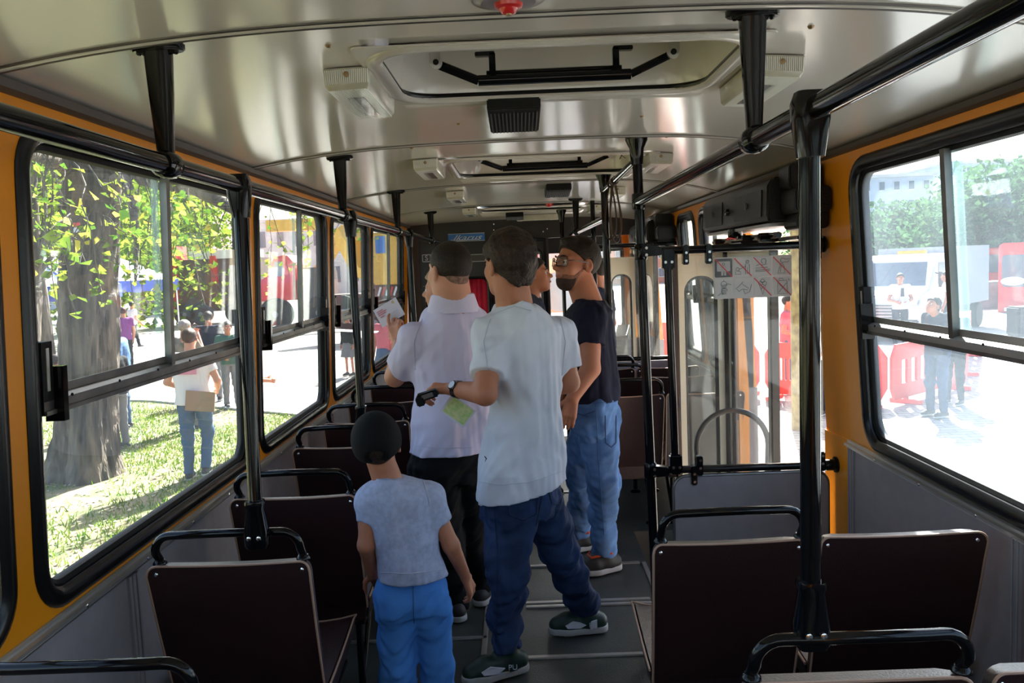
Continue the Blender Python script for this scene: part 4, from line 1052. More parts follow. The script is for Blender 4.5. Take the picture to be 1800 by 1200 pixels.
def human(name, J, label, cat='person', skin='skin', hair='hair_dark', top='cloth_white', bottom='denim_dark', shoe='shoe_dark',
          yaw=0.0, hyaw=None, hpitch=0.0, hroll=0.0, hs=1.0, res=.007, fat=1.0, sleeve=.62, hairstyle='short', shirt=None, fatf=0.0, hand_s=1.0,
          handL=None, handR=None, legr=1.0, wr=1.0, armr=1.0, nose=1.0, collar=None, hemtilt=0.0, pants_hem=1.0, shoeL=None, shoeR=None, longsleeve=False, skirt=None,
          handsL=True, handsR=True, neckr=1.0, fade=False, quiff=False, face=True):
    """J: joints in bus coordinates: head (centre), neck, shL shR elL elR wrL wrR hipL hipR knL knR anL anR (+ toeL toeR)"""
    J = {k: np.array(list(v), float) for k, v in J.items()}
    base = (J['anL'] + J['anR']) / 2; base[2] = min(J['anL'][2], J['anR'][2]) - .08 * hs
    root = empty(name, base, 0, label, cat)
    for k in J: J[k] = J[k] - base
    hy = yaw if hyaw is None else hyaw
    RH = basis(hy, hpitch, hroll); RB = basis(yaw)
    front, right = RB[:, 1], RB[:, 0]
    hc = J['head']; H = head_fn(hc, RH, hs, nose, fatf)
    sh = (J['shL'] + J['shR']) / 2; hp = (J['hipL'] + J['hipR']) / 2
    f_ = fat
    s3 = hs
    def arm(P, side, extra=0.0, upto=1.0):
        a, b, c = J['sh' + side], J['el' + side], J['wr' + side]
        d = rc(P, a, b, (.050 * armr + extra) * s3, (.040 * armr + extra) * s3)
        if upto > .99: d = smin(d, rc(P, b, c, .0425 * armr * s3, .0275 * armr * s3), .012)
        return d
    nb = J['neck']
    st = shirt
    def torso_skin(P):
        d = rc(P, J['shL'], J['shR'], .045 * s3, .045 * s3)
        return smin(d, rc(P, sh - np.array([0, 0, .03]), hp, .08 * s3, .075 * s3), .04)
    def body(P):
        d = smin(torso_skin(P), rc(P, nb - np.array([0, 0, .03]), hc - RH[:, 2] * .05 * s3 - RH[:, 1] * .018 * s3, .062 * s3 * neckr, .057 * s3 * neckr), .03 * s3)
        d = smin(d, H(P), .014)
        for s in 'LR': d = smin(d, arm(P, s), .02)
        for s in 'LR':
            d = smin(d, rc(P, J['hip' + s], J['kn' + s], .060 * s3, .042 * s3), .02)
            d = smin(d, rc(P, J['kn' + s], J['an' + s], .040 * s3, .032 * s3), .02)
        for hf in hands: d = smin(d, hf(P), .010)
        return d
    hands = []
    for s, opt, on in (('L', handL, handsL), ('R', handR, handsR)):
        if not on: continue
        o = dict(d=nv(J['wr' + s] - J['el' + s]), n=(right if s == 'L' else -right), curl=.42)
        if opt: o.update(opt)
        sd = 1 if s == 'L' else -1
        t = np.cross(nv(o['d']), nv(o['n']))
        if 'side' not in o: o['side'] = 1 if t @ front > 0 else -1
        hands.append(hand_fn(J['wr' + s], o['d'], o['n'], hs * hand_s * .95, o['curl'], o['side'], o.get('thumb', .6), o.get('spread', 1.0), o.get('curls')))
    allp = list(J.values())
    lo, hi = bounds(allp, .17 * max(1, hs))
    o = sdf_mesh('body', body, lo, hi, res, skin, root)
    # ---- eyes, only where a face can be read
    # ---- shirt
    if st is None:
        wS = np.linalg.norm(J['shL'] - J['shR']) / 2
        zs, zh = sh[2], hp[2]
        def mid(t): return sh * (1 - t) + hp * t
        st = []
        for (t, rx, ry) in ((-.10, .62, .070), (-.02, .93, .098), (.12, 1.02, .118), (.35, .97, .128), (.62, .90, .128), (.85, .92, .128), (1.06, 1.0, .13)):
            m_ = mid(t); st.append((m_[2], m_[0], m_[1], wS * rx * f_ + .012, ry * s3 * f_))
    else: st = [(z - base[2], x - base[0], y - base[1], rx, ry) for (z, x, y, rx, ry) in st]
    zmin = min(s_[0] for s_ in st); low_ = min(st); st_x = st + [(low_[0] - .09, low_[1], low_[2], low_[3] * 1.02, low_[4] * 1.02)]
    def shirt_fn(P):
        w = wrinkle(P, .0042 * wr, 3, 1.0, .45)
        d = smin(loft(P, st_x, yaw), rc(P, J['shL'], J['shR'], .060 * s3, .060 * s3), .04)
        for s in 'LR':
            a, b, c = J['sh' + s], J['el' + s], J['wr' + s]
            e = a + (b - a) * (1.0 if longsleeve else sleeve)
            g = rc(P, a, e, .064 * s3 * armr, .060 * s3 * armr)
            if longsleeve: g = smin(g, rc(P, b, c, .050 * s3, .038 * s3), .02)
            else:
                ax = nv(b - a); g = np.maximum(g, (P - e) @ ax.astype(np.float32))
            d = smin(d, g, .035)
        d = d + w
        # neck opening
        ctr = nb + front * (.034 + .04 * (neckr - 1))
        q = el(P, ctr + np.array([0, 0, .035 * s3]), (.064 * s3 * neckr, .064 * s3 * neckr, .046 * s3))
        d = -smin(-d, q, .006)
        d = np.maximum(d, (zmin + .004) - P[:, 2] + hemtilt * ((P - hp.astype(np.float32)) @ right.astype(np.float32)))
        return d
    pts = [J[k] for k in ('shL', 'shR', 'elL', 'elR', 'neck')] + ([J['wrL'], J['wrR']] if longsleeve else []) + [np.array([s_[1], s_[2], s_[0]]) + d_ for s_ in st for d_ in ([s_[3], s_[3], 0], [-s_[3], -s_[3], 0])]
    lo, hi = bounds(pts, .11)
    sh_o = sdf_mesh('shirt', shirt_fn, lo, hi, res, top, root)
    if collar:
        cc = MB(); n = 28; c0 = nb + np.array([0, 0, .012 * s3]) + front * .008
        rr = .060 * s3 * neckr
        for (k, (r0, z0)) in enumerate(((rr + .030, -.050), (rr + .028, -.034), (rr + .008, .028 * s3), (rr + .001, .032 * s3), (rr + .001, -.040))):
            for i in range(n):
                A = 2 * PI * i / n; v = right * math.cos(A) + front * math.sin(A); cc.v.append(tuple(c0 + v * (r0 + .004 * math.cos(2 * A)) + np.array([0, 0, z0 - .022 * max(0, math.sin(A)) * (k > 0)])))
        for q in range(4):
            for i in range(n): cc.f.append((q * n + i, q * n + (i + 1) % n, (q + 1) * n + (i + 1) % n, (q + 1) * n + i))
        cc.build('collar', collar, sh_o)
    # ---- trousers or skirt
    zt = zmin + .06
    if skirt:
        def skirt_fn(P):
            zk = min(J['knL'][2], J['knR'][2]) * skirt + (1 - skirt) * hp[2]
            m_ = (J['knL'] + J['knR']) / 2
            return loft(P, [(zt, hp[0], hp[1], .17 * s3 * f_, .13 * s3), (zk, m_[0], m_[1], .24 * s3, .20 * s3)], yaw) + wrinkle(P, .006, 5, 1, .2)
        lo, hi = bounds([J[k] for k in ('hipL', 'hipR', 'knL', 'knR', 'anL', 'anR')], .30)
        sdf_mesh('skirt', skirt_fn, lo, hi, res * 1.3, bottom, root)
    else:
        def pants_fn(P):
            wH = np.linalg.norm(J['hipL'] - J['hipR']) / 2
            d = loft(P, [(min(J['hipL'][2], J['hipR'][2]) - .05, hp[0], hp[1], wH + .075 * s3 * f_ * legr, .105 * s3 * f_ * legr), (zt, hp[0], hp[1], wH + .052 * s3 * f_ * legr, .095 * s3 * f_ * legr)], yaw, 2.5)
            legs = None
            for s in 'LR':
                a, b, c = J['hip' + s], J['kn' + s], J['an' + s]
                e = b + (c - b) * pants_hem
                g = smin(rc(P, a, b, .092 * s3 * legr * f_ ** .5, .070 * s3 * legr), rc(P, b, e, .068 * s3 * legr, .053 * s3 * legr), .03)
                g = np.maximum(g, -(P - e) @ nv(b - c).astype(np.float32))
                legs = g if legs is None else smin(legs, g, .012)
            return smin(d, legs, .03) + wrinkle(P, .0065 * wr, 8, 1.1, 1.3)
        lo, hi = bounds([J[k] for k in ('hipL', 'hipR', 'knL', 'knR', 'anL', 'anR')] + [np.array([hp[0], hp[1], zt])], .16)
        sdf_mesh('trousers', pants_fn, lo, hi, res, bottom, root)
    # ---- shoes
    for s, col in (('L', shoeL or shoe), ('R', shoeR or shoe)):
        a = J['an' + s]; t = J.get('toe' + s)
        d = nv((t - a) * np.array([1, 1, 0])) if t is not None else front
        L = .20 * s3 if t is None else max(.10, np.linalg.norm((t - a)[:2]))
        flo = (a[2] - .075 * s3) if t is None else t[2] - .02
        heel = a - d * .05 * s3; heel[2] = flo + .04 * s3; toe = a + d * L * .8; toe[2] = flo + .032 * s3
        ball_ = a + d * L * .5; ball_[2] = flo + .04 * s3
        def shoe_fn(P):
            g = smin(rc(P, heel, ball_, .036 * s3, .040 * s3), rc(P, ball_, toe, .040 * s3, .032 * s3), .02)
            g = smin(g, rc(P, a + np.array([0, 0, .0]), heel + d * .04, .042 * s3, .036 * s3), .03)
            return np.maximum(g, flo + .012 * s3 - P[:, 2])
        lo, hi = bounds([heel, toe, a], .07); so = sdf_mesh('shoe', shoe_fn, lo, hi, max(.006, res), col, root)
        def sole_fn(P):
            Q = P.copy(); Q[:, 2] = 0; h_, b_, t_ = heel.copy(), ball_.copy(), toe.copy(); h_[2] = b_[2] = t_[2] = 0
            g = smin(rc(Q, h_, b_, .038 * s3, .045 * s3), rc(Q, b_, t_, .045 * s3, .036 * s3), .02)
            return np.maximum(g, np.abs(P[:, 2] - (flo + .012 * s3)) - .013 * s3)
        sdf_mesh('sole', sole_fn, lo, hi, max(.006, res), 'sole_' + col if ('sole_' + col) in MATS else 'sole', so)
    # ---- hair
    R32 = RH.astype(np.float32); c32 = hc.astype(np.float32)
    if hairstyle:
        def hair_fn(P):
            q = (P - c32) @ R32 / hs
            if hairstyle == 'long':
                d = smin(el(q, (0, -.018, .040), (.090, .104, .096)), rc(q, (0, -.05, -.02), (0, -.06, -.20), .075, .06), .03)
                cut = (q[:, 1] - .045) * 1.0 - np.clip(q[:, 2] - .03, -.3, .06) * 1.1
                return np.maximum(d, cut) * hs + wrinkle(P, .003, 4, 2, .2)
            th = {'short': .011, 'cropped': .0065, 'full': .016}[hairstyle]
            d = el(q, (0, -.013, .040), (.077 + th, .098 + th, .087 + th * 1.1))
            if hairstyle == 'full':
                d = smin(d, el(q, (0, -.060, -.035), (.066, .042, .060)), .03)
            low = {'short': -.035, 'cropped': -.012 if fade else -.040, 'full': -.062}[hairstyle]
            front_cut = q[:, 1] - (.060 + np.clip((q[:, 2] - .055) * 1.3, -.2, .06))
            low_cut = (low + np.clip(q[:, 1] + .02, -.06, .08) * .85) - q[:, 2]
            d = np.maximum(np.maximum(d, front_cut), low_cut)
            for sx in (-1, 1): d = np.maximum(d, -el(q, (sx * .088, -.008, -.004), (.020, .026, .036)))
            if quiff: d = smin(d, el(q, (0, .056, .104), (.048, .034, .020)), .02)
            return d * hs + wrinkle(P, (.0035 if hairstyle == 'full' else .0012) * (0 if fade else 1), 4, 2.0)
        lo, hi = bounds([hc], .16 * hs + (.12 if hairstyle == 'long' else 0)); hh = sdf_mesh('hair', hair_fn, lo, hi, min(res, .005), hair, root)
    if fade:
        def fade_fn(P):
            q = (P - c32) @ R32 / hs
            d = smin(el(q, (0, -.013, .036), (.0785, .1005, .088)), el(q, (0, -.055, -.045), (.055, .040, .055)), .03)
            d = np.maximum(d, q[:, 1] - .045); d = np.maximum(d, (-.075 + np.clip(q[:, 1] + .02, -.06, .08) * 1.1) - q[:, 2])
            for sx in (-1, 1): d = np.maximum(d, -el(q, (sx * .088, -.008, -.004), (.022, .030, .040)))
            return d * hs
        lo, hi = bounds([hc], .15 * hs); sdf_mesh('hair_fade', fade_fn, lo, hi, .005, 'hair_fade', hh)
    if face: face_bits(root, J, RH, hs, False, False)
    return root, J, RH, RB, base

mat('skin', (.45, .175, .095), .5, spec=.35, var=.06, vscale=14, bump=.06, bscale=90)
mat('skin_pale', (.56, .255, .16), .5, spec=.35, var=.06, vscale=14, bump=.06, bscale=90)
mat('hair_dark', (.020, .012, .008), .55, spec=.25, var=.3, vscale=30, bump=.6, bscale=130)
mat('hair_fade', (.20, .115, .085), .8, spec=.2, var=.35, vscale=60, bump=.3, bscale=160)
mat('hair_brown', (.030, .016, .010), .55, spec=.25, var=.35, vscale=30, bump=.6, bscale=130)
mat('hair_light', (.35, .22, .12), .5, spec=.4, var=.2, vscale=30, bump=.4, bscale=90)
mat('hair_grey', (.22, .20, .18), .5, spec=.3, var=.3, vscale=30, bump=.4, bscale=90)
mat('cloth_white', (.66, .67, .74), .85, spec=.2, var=.02, vscale=10, bump=.08, bscale=240)
mat('cloth_lilac', (.66, .60, .76), .85, spec=.2, var=.02, vscale=10, bump=.08, bscale=240)
mat('cloth_paleblue', (.40, .43, .58), .9, spec=.2, var=.10, vscale=60, bump=.1, bscale=240)
mat('cloth_navy', (.010, .011, .026), .85, spec=.2, var=.1, bump=.08, bscale=240)
mat('cloth_black', (.005, .005, .006), .85, spec=.2, bump=.1, bscale=200)
mat('cloth_sky', (.07, .24, .62), .85, spec=.2, var=.05, vscale=20, bump=.1, bscale=200)
mat('denim_dark', (.022, .042, .105), .85, spec=.2, var=.35, vscale=7, bump=.2, bscale=260)
mat('denim_light', (.10, .20, .40), .85, spec=.2, var=.35, vscale=6, bump=.2, bscale=260)
mat('shoe_dark', (.02, .02, .02), .6); mat('sole', (.42, .42, .40), .7)
# ================================================================== people in the bus
def ST(Y, rows, depth, side_on=False, yoff=0.0):
    out_ = []
    for (py, xl, xr, *k) in rows:
        a, b = W(xl, py, Y), W(xr, py, Y); c_ = (a + b) / 2; hw = (b - a).length / 2; dd = depth * (k[0] if k else 1)
        out_.append((c_.z, c_.x, c_.y + yoff, dd if side_on else hw, hw if side_on else dd))
    return out_
RAD = math.radians
mat('shoe_green', (.012, .030, .022), .5); mat('shoe_grey', (.014, .014, .014), .6); mat('shoe_lace', (.75, .10, .02), .5); mat('beard', (.075, .035, .022), .85, var=.3, vscale=60, bump=.5, bscale=160)


# ---- man in a white t-shirt and dark jeans, walking, seen from behind
J = dict(head=W(893, 468, 3.26), neck=W(905, 532, 3.26), shL=W(862, 594, 3.20), shR=W(982, 590, 3.33), elL=W(853, 692, 3.06), wrL=W(797, 683, 3.20),
         elR=W(1000, 672, 3.36), wrR=W(950, 688, 3.60), hipL=W(895, 872, 3.22), hipR=W(944, 868, 3.30), knL=W(892, 1008, 3.10), knR=W(985, 965, 3.31),
         anL=W(889, 1138, 3.12), anR=W(1030, 1070, 3.47), toeL=WZ(812, 1192, .03), toeR=WZ(966, 1104, .03))
mB, JB, RHB, RBB, baseB = human('person', J, 'man in a white t-shirt and dark jeans striding away, black watch on his wrist', top='cloth_white', bottom='denim_dark', shoe='shoe_green',
    yaw=RAD(30), hyaw=RAD(36), hpitch=-.10, hs=1.07, wr=1.9, neckr=1.12, res=.0062, hair='hair_brown', hairstyle='full', legr=1.0, fat=1.05, sleeve=.66, skin='skin',
    shirt=ST(3.26, [(534, 872, 938, .7), (548, 856, 960, .85), (575, 848, 990), (610, 850, 996), (660, 858, 990), (720, 858, 984), (780, 850, 992, 1.05), (820, 839, 998, 1.08), (860, 836, 998, 1.1)], .128), hemtilt=.17, collar=None,
    handL=dict(d=(-.80, .25, -.02), n=(.1, .3, -1), curl=.85), handR=dict(curl=.5))
# watch
def ring_band(name, c, ax, r, w, t, m, parent):
    return MB().lathe(Vector(c) - Vector(ax) * w / 2, ax, [(r, 0), (r + t, .001), (r + t, w - .001), (r, w)], 24).build(name, m, parent)
ax = nv(JB['wrL'] - JB['elL']); wc = JB['wrL'] - ax * .030
wb = ring_band('watch', wc, ax, .0315, .024, .004, 'plastic_frame', mB)
up = nv(np.array([-.1, -1, .55]) - ax * (np.array([-.1, -1, .55]) @ ax))
MB().lathe(Vector(wc + up * .030), Vector(up), [(.019, 0), (.020, .008), (.017, .011), (.016, .010)], 20).build('watch_face', 'plastic_frame', wb)
MB().lathe(Vector(wc + up * .0405), Vector(up), [(.0155, 0), (.0155, .0006)], 20).build('dial', 'alu', wb)
# shoes' pale side panels and lettering
for s, a, b in (('L', J['anL'], J['toeL']),):
    pass
shoes = [o for o in mB.children if o.name.startswith('shoe')]
bbs = Vector(baseB)
for so, (hx, hz), yy in ((shoes[0], (W(866, 1165, 3.02).x, .075), 0), (shoes[1], (W(1012, 1092, 3.42).x, .075), 1)):
    zs = [v.co for v in so.data.vertices]; ymin = min(v.y for v in zs)
    x0 = hx - bbs.x; 
    near = lambda x, z: min([v.y for v in zs if abs(v.x - x) < .02 and abs(v.z - z) < .015] or [ymin])
    def patch(poly, nm, m):
        q = MB(); n_ = len(poly)
        for dy in (-.0035, .004):
            for (u, v) in poly: q.v.append((x0 + u, near(x0 + u, v - bbs.z) + dy, v - bbs.z))
        q.f = [tuple(range(n_)), tuple(range(2 * n_ - 1, n_ - 1, -1))] + [(i, (i + 1) % n_, n_ + (i + 1) % n_, n_ + i) for i in range(n_)]
        return q.build(nm, m, so, smooth=False)
    patch([(-.035, .045), (.02, .042), (.045, .055), (.02, .066), (-.01, .075), (-.045, .058)], 'side_panel', 'cloth_white')
    patch([(.062, .036), (.092, .040), (.092, .075), (.066, .07)], 'heel_patch', 'cloth_white' if yy else 'shoe_green')
    t_ = text_obj('lettering', 'PU', .03, Matrix.Translation((x0 + .075, near(x0 + .075, .055 - bbs.z) - .005, .055 - bbs.z)) @ Matrix.Rotation(PI / 2, 4, 'X'), 'cloth_white', so)
# jean pocket seams
# ---- man in a white polo shirt and black trousers
J = dict(head=W(789, 478, 3.75), neck=W(797, 534, 3.75), shL=W(731, 596, 3.70), shR=W(852, 588, 3.84), elL=W(694, 662, 3.86), wrL=W(702, 604, 4.00),
         elR=W(868, 668, 3.86), wrR=W(840, 700, 4.08), hipL=W(765, 822, 3.74), hipR=W(822, 820, 3.80), knL=W(782, 940, 3.70), knR=W(826, 930, 3.82),
         anL=W(800, 1060, 3.68), anR=W(848, 1035, 3.85), toeL=WZ(800, 1070, .03) + Vector((-.05, .14, 0)), toeR=WZ(850, 1045, .03) + Vector((.02, .16, 0)))
mA, JA, RHA, RBA, baseA = human('person', J, 'heavy man in a white polo shirt and black trousers holding up a leaflet', top='cloth_lilac', bottom='cloth_black', shoe='shoe_dark',
    yaw=RAD(22), hyaw=RAD(40), hpitch=-.12, hs=1.06, wr=1.6, neckr=1.38, fade=True, res=.0065, hair='hair_dark', hairstyle='cropped', legr=1.12, fat=1.18, skin='skin_pale', fatf=.006, armr=1.08, sleeve=.74,
    shirt=ST(3.78, [(532, 762, 830, .75), (548, 742, 850, .85), (578, 722, 868), (620, 722, 872), (680, 728, 872, 1.1), (730, 726, 870, 1.2), (775, 723, 868, 1.2), (792, 724, 866, 1.2)], .135), collar='cloth_lilac', hemtilt=0,
    handL=dict(d=(-.25, .1, 1), n=(.35, 1, .1), curl=.5, curls=(.35, .8, 1.0, 1.1), thumb=1.0), handR=dict(curl=.6))
# ---- bearded man in navy t-shirt and light jeans, side on
J = dict(head=W(1013, 466, 4.25), neck=W(1036, 531, 4.25), shL=W(1037, 562, 4.09), shR=W(1032, 560, 4.42), elL=W(1038, 648, 4.02), wrL=W(1007, 698, 3.98),
         elR=W(1002, 648, 4.40), wrR=W(984, 690, 4.20), hipL=W(1047, 722, 4.16), hipR=W(1037, 722, 4.36), knL=W(1062, 842, 4.10), knR=W(1022, 835, 4.40),
         anL=W(1062, 970, 4.16), anR=W(1022, 935, 4.50), toeL=WZ(1030, 1003, .03), toeR=WZ(1000, 962, .03))
mC, JC, RHC, RBC, baseC = human('person', J, 'bearded man with glasses in a navy t-shirt and light blue jeans leaning beside the pole', top='cloth_navy', bottom='denim_light', shoe='shoe_grey',
    yaw=RAD(86), hyaw=RAD(122), hpitch=-.16, hs=1.12, quiff=True, neckr=1.1, wr=1.5, face=False, res=.0062, hair='hair_dark', hairstyle='short', legr=1.02, fat=1.05, skin='skin', sleeve=.52, nose=1.2, armr=1.05,
    shirt=ST(4.25, [(528, 1012, 1062, .8), (545, 996, 1074), (590, 988, 1080), (640, 990, 1084), (680, 992, 1088), (702, 996, 1088)], .185, side_on=True), hemtilt=0,
    handL=dict(d=(-.30, -.12, -1), n=(.1, 1, 0), curl=.45), handR=dict(d=(-.4, -.3, -.8), curl=.4))
face_bits(mC, JC, RHC, 1.12)
for s, t in (('L', 0), ('R', 1)):
    so = [o for o in mC.children if o.name.startswith('shoe')][t]
    a = JC['an' + s]; MB().tube([(a[0] - .070, a[1] - .045, a[2] - .012), (a[0] - .085, a[1], a[2] - .010), (a[0] - .070, a[1] + .045, a[2] - .012), (a[0] + .035, a[1] + .055, a[2] + .012), (a[0] + .060, a[1], a[2] + .016), (a[0] + .035, a[1] - .055, a[2] + .012)], .0065, 6, closed=True).build('shoe_collar', 'shoe_lace', so)
# ---- boy in black cap
J = dict(head=W(665, 786, 2.66), neck=W(684, 838, 2.66), shL=W(650, 880, 2.64), shR=W(754, 876, 2.68), elL=W(644, 958, 2.62), wrL=W(655, 1010, 2.74),
         elR=W(793, 958, 2.68), wrR=W(818, 1012, 2.76), hipL=W(698, 1045, 2.66), hipR=W(752, 1043, 2.68), knL=W(697, 1178, 2.66), knR=W(772, 1172, 2.70),
         anL=W(704, 1305, 2.66), anR=W(782, 1300, 2.72))
J['toeL'] = J['anL'] + Vector((-.02, .13, -.045)); J['toeR'] = J['anR'] + Vector((.02, .13, -.045))
mD, JD, RHD, RBD, baseD = human('person', J, 'small boy in a black cap, pale grey-blue t-shirt and bright blue trousers, seen from behind', top='cloth_paleblue', bottom='cloth_sky', shoe='shoe_dark',
    yaw=RAD(4), hyaw=RAD(6), hpitch=-.22, hroll=-.12, hs=.80, res=.0058, hair='hair_dark', hairstyle='short', legr=1.0, fat=1.0, skin='skin', sleeve=.50, armr=.86, wr=1.2,
    shirt=ST(2.66, [(838, 664, 706, .7), (848, 650, 730, .85), (868, 645, 760), (910, 652, 764), (960, 660, 770), (1000, 664, 782, 1.05), (1014, 665, 784, 1.05)], .088),
    handL=dict(d=(.1, .5, -.5), n=(0, 0, -1), curl=.3), handR=dict(d=(.22, .35, -.85), n=(-.9, .3, 0), curl=.45))
c32, R32, s_ = JD['head'].astype(np.float32), RHD.astype(np.float32), .80
def cap_fn(P):
    q = (P - c32) @ R32 / s_
    d = el(q, (0, -.012, .040), (.102, .124, .118)); d = np.maximum(d, (.004 - q[:, 2]) + np.clip(q[:, 1], -.12, .1) * .15)
    hole = el(q, (0, -.125, .012), (.042, .03, .034)); d = np.maximum(d, -hole)
    b = np.maximum(el(q, (0, .10, .018), (.080, .095, .020)), -el(q, (0, .10, .002), (.078, .095, .018)))
    return smin(d, b, .006) * s_
lo, hi = bounds([JD['head']], .20); cap_o = sdf_mesh('cap', cap_fn, lo, hi, .005, 'cloth_black', mD)
MB().ball((0, 0, 0), (.008, .008, .005)).build('cap_button', 'cloth_black', cap_o, loc=local(RHD, JD['head'], s_, (0, -.012, .153)))
# ---- figures half hidden further forward
def simple_person(label, x, y, h, yaw, top, bottom, hair='hair_dark', hs='short', z0=0.0, res=.012, skin='skin', pose='stand', name='person', arms=None, lean=0.0, **kw):
    """an upright figure h metres tall at (x, y); pose moves the arms and legs"""
    s = h / 1.75; R = basis(yaw); rt, fr = Vector(R[:, 0]), Vector(R[:, 1]); o = Vector((x, y, z0)); U = Vector((0, 0, 1))
    def p(r, f, z): return o + rt * r * s + fr * (f + lean * (z - .9) * (z > .9)) * s + U * z * s
    J = dict(head=p(0, .03, 1.625), neck=p(0, 0, 1.50), shL=p(-.175, 0, 1.42), shR=p(.175, 0, 1.42), hipL=p(-.09, 0, .92), hipR=p(.09, 0, .92),
             knL=p(-.10, .02, .50), knR=p(.10, .02, .50), anL=p(-.11, 0, .09), anR=p(.11, 0, .09), elL=p(-.23, -.02, 1.13), elR=p(.23, -.02, 1.13), wrL=p(-.22, .06, .88), wrR=p(.22, .06, .88))
    if pose == 'walk': J.update(knL=p(-.09, .16, .52), anL=p(-.09, .26, .12), knR=p(.09, -.06, .50), anR=p(.09, -.30, .16), wrL=p(-.22, -.10, .90), wrR=p(.22, .20, .92))
    if pose == 'hold': J.update(elL=p(-.25, .02, 1.13), elR=p(.25, .02, 1.13), wrL=p(-.12, .25, 1.08), wrR=p(.12, .25, 1.08))
    if pose == 'elbow': J.update(elL=p(-.27, .0, 1.14), wrL=p(-.18, .20, 1.02), elR=p(.27, .0, 1.14), wrR=p(.16, .24, 1.06))
    if pose == 'step': J.update(knR=p(.10, .12, .52), anR=p(.08, -.02, .14), wrL=p(-.10, .24, 1.02), elL=p(-.28, .02, 1.15), wrR=p(.22, .24, 1.02), elR=p(.28, -.02, 1.15))
    if pose == 'lookdown': kw.setdefault('hpitch', -.45); J.update(head=p(0, .10, 1.58), neck=p(0, .03, 1.48), wrL=p(-.06, .26, 1.10), wrR=p(.06, .26, 1.10))
    if pose == 'camera': J.update(elL=p(-.24, .12, 1.22), elR=p(.24, .12, 1.22), wrL=p(-.06, .24, 1.50), wrR=p(.06, .24, 1.50))
    if arms: J.update({k: p(*v) for k, v in arms.items()})
    return human(name, J, label, yaw=yaw, top=top, bottom=bottom, hair=hair, hairstyle=hs, hs=s, res=res, skin=skin, **kw)

# ---- stitched details laid on the clothes
from mathutils.bvhtree import BVHTree
def surf_pts(obj, pxs, lift=.0015):
    o0 = obj.matrix_world if False else None
    base = Vector(obj.parent.location) if obj.parent else Vector((0, 0, 0))
    bm = bmesh.new(); bm.from_mesh(obj.data); t = BVHTree.FromBMesh(bm); bm.free(); out_ = []
    for (px, py) in pxs:
        d = (W(px, py, 3.0) - CAM).normalized(); h, n, i, ds = t.ray_cast(CAM - base, d)
        if h is not None: out_.append(h - d * lift)
    return out_
def dense(pts, step=4):
    r = []
    for (a, b) in zip(pts, pts[1:]):
        k = max(1, int(math.hypot(b[0] - a[0], b[1] - a[1]) / step))
        r += [(a[0] + (b[0] - a[0]) * i / k, a[1] + (b[1] - a[1]) * i / k) for i in range(k)]
    return r + [pts[-1]]
def stitch(obj, pts, nm, m, r=.0016):
    P = surf_pts(obj, dense(pts))
    if len(P) > 2: MB().tube(P, r, 5).build(nm, m, obj)
mat('denim_seam', (.012, .022, .060), .9); mat('denim_seam_light', (.05, .10, .22), .9); mat('seam_white', (.50, .52, .60), .9)
def kid(root, nm): return [c for c in root.children if c.name.split('.')[0] == nm][0]
tB = kid(mB, 'trousers'); stitch(tB, [(893, 872), (896, 905), (920, 914), (944, 902), (945, 872)], 'back_pocket', 'denim_seam', .003); stitch(tB, [(893, 880), (945, 877)], 'pocket_seam', 'denim_seam')
stitch(tB, [(955, 860), (948, 900), (942, 925)], 'seat_seam', 'denim_seam', .003); stitch(tB, [(868, 880), (874, 960), (874, 1040), (872, 1130)], 'side_seam', 'denim_seam'); stitch(tB, [(965, 862), (970, 885), (985, 886), (992, 858)], 'back_pocket', 'denim_seam', .003)
tC = kid(mC, 'trousers'); stitch(tC, [(1064, 730), (1065, 778), (1075, 786), (1083, 778), (1083, 730)], 'back_pocket', 'denim_seam_light', .003)
stitch(tC, [(1046, 705), (1050, 770), (1055, 850), (1062, 940)], 'side_seam', 'denim_seam_light'); stitch(tC, [(1004, 722), (1025, 730), (1046, 722)], 'front_pocket', 'denim_seam_light', .003); stitch(tC, [(1000, 704), (1046, 708), (1084, 706)], 'waist_seam', 'denim_seam_light')
sB = kid(mB, 'shirt'); stitch(sB, [(842, 846), (880, 852), (930, 848), (995, 826)], 'hem_seam', 'seam_white', .0012); stitch(sB, [(862, 560), (850, 600), (858, 650), (868, 690)], 'armhole_seam', 'seam_white', .0012); stitch(sB, [(985, 560), (994, 600), (988, 660)], 'armhole_seam', 'seam_white', .0012)
stitch(sB, [(852, 802), (855, 806), (853, 811)], 'small_emblem', 'denim_seam', .002); stitch(sB, [(876, 548), (905, 538), (934, 546)], 'neck_seam', 'seam_white', .0016)
sA = kid(mA, 'shirt'); stitch(sA, [(728, 782), (770, 788), (830, 786)], 'hem_seam', 'seam_white', .0012); stitch(sA, [(742, 560), (728, 600), (730, 650)], 'armhole_seam', 'seam_white', .0012)
sD = kid(mD, 'shirt'); stitch(sD, [(668, 1006), (720, 1008), (782, 1000)], 'hem_seam', 'seam_white', .0012); stitch(sD, [(744, 845), (752, 870), (756, 890)], 'armhole_seam', 'seam_white', .0012)
tD = kid(mD, 'trousers'); stitch(tD, [(726, 1030), (727, 1075), (728, 1095)], 'seat_seam', 'denim_mid_seam', .002) if False else stitch(tD, [(726, 1030), (727, 1075), (728, 1095)], 'seat_seam', 'denim_seam_light', .0018)
pD = W(944, 486, 5.5)
simple_person('dark-haired man in profile, his head showing beside the bulkhead door post', pD.x - .07, 5.5, 1.67, RAD(-100), 'cloth_navy', 'cloth_black', res=.009, arms=dict(head=(0, .06, 1.60), neck=(0, .02, 1.48)), hpitch=-.2)
pE = W(1048, 492, 7.2)
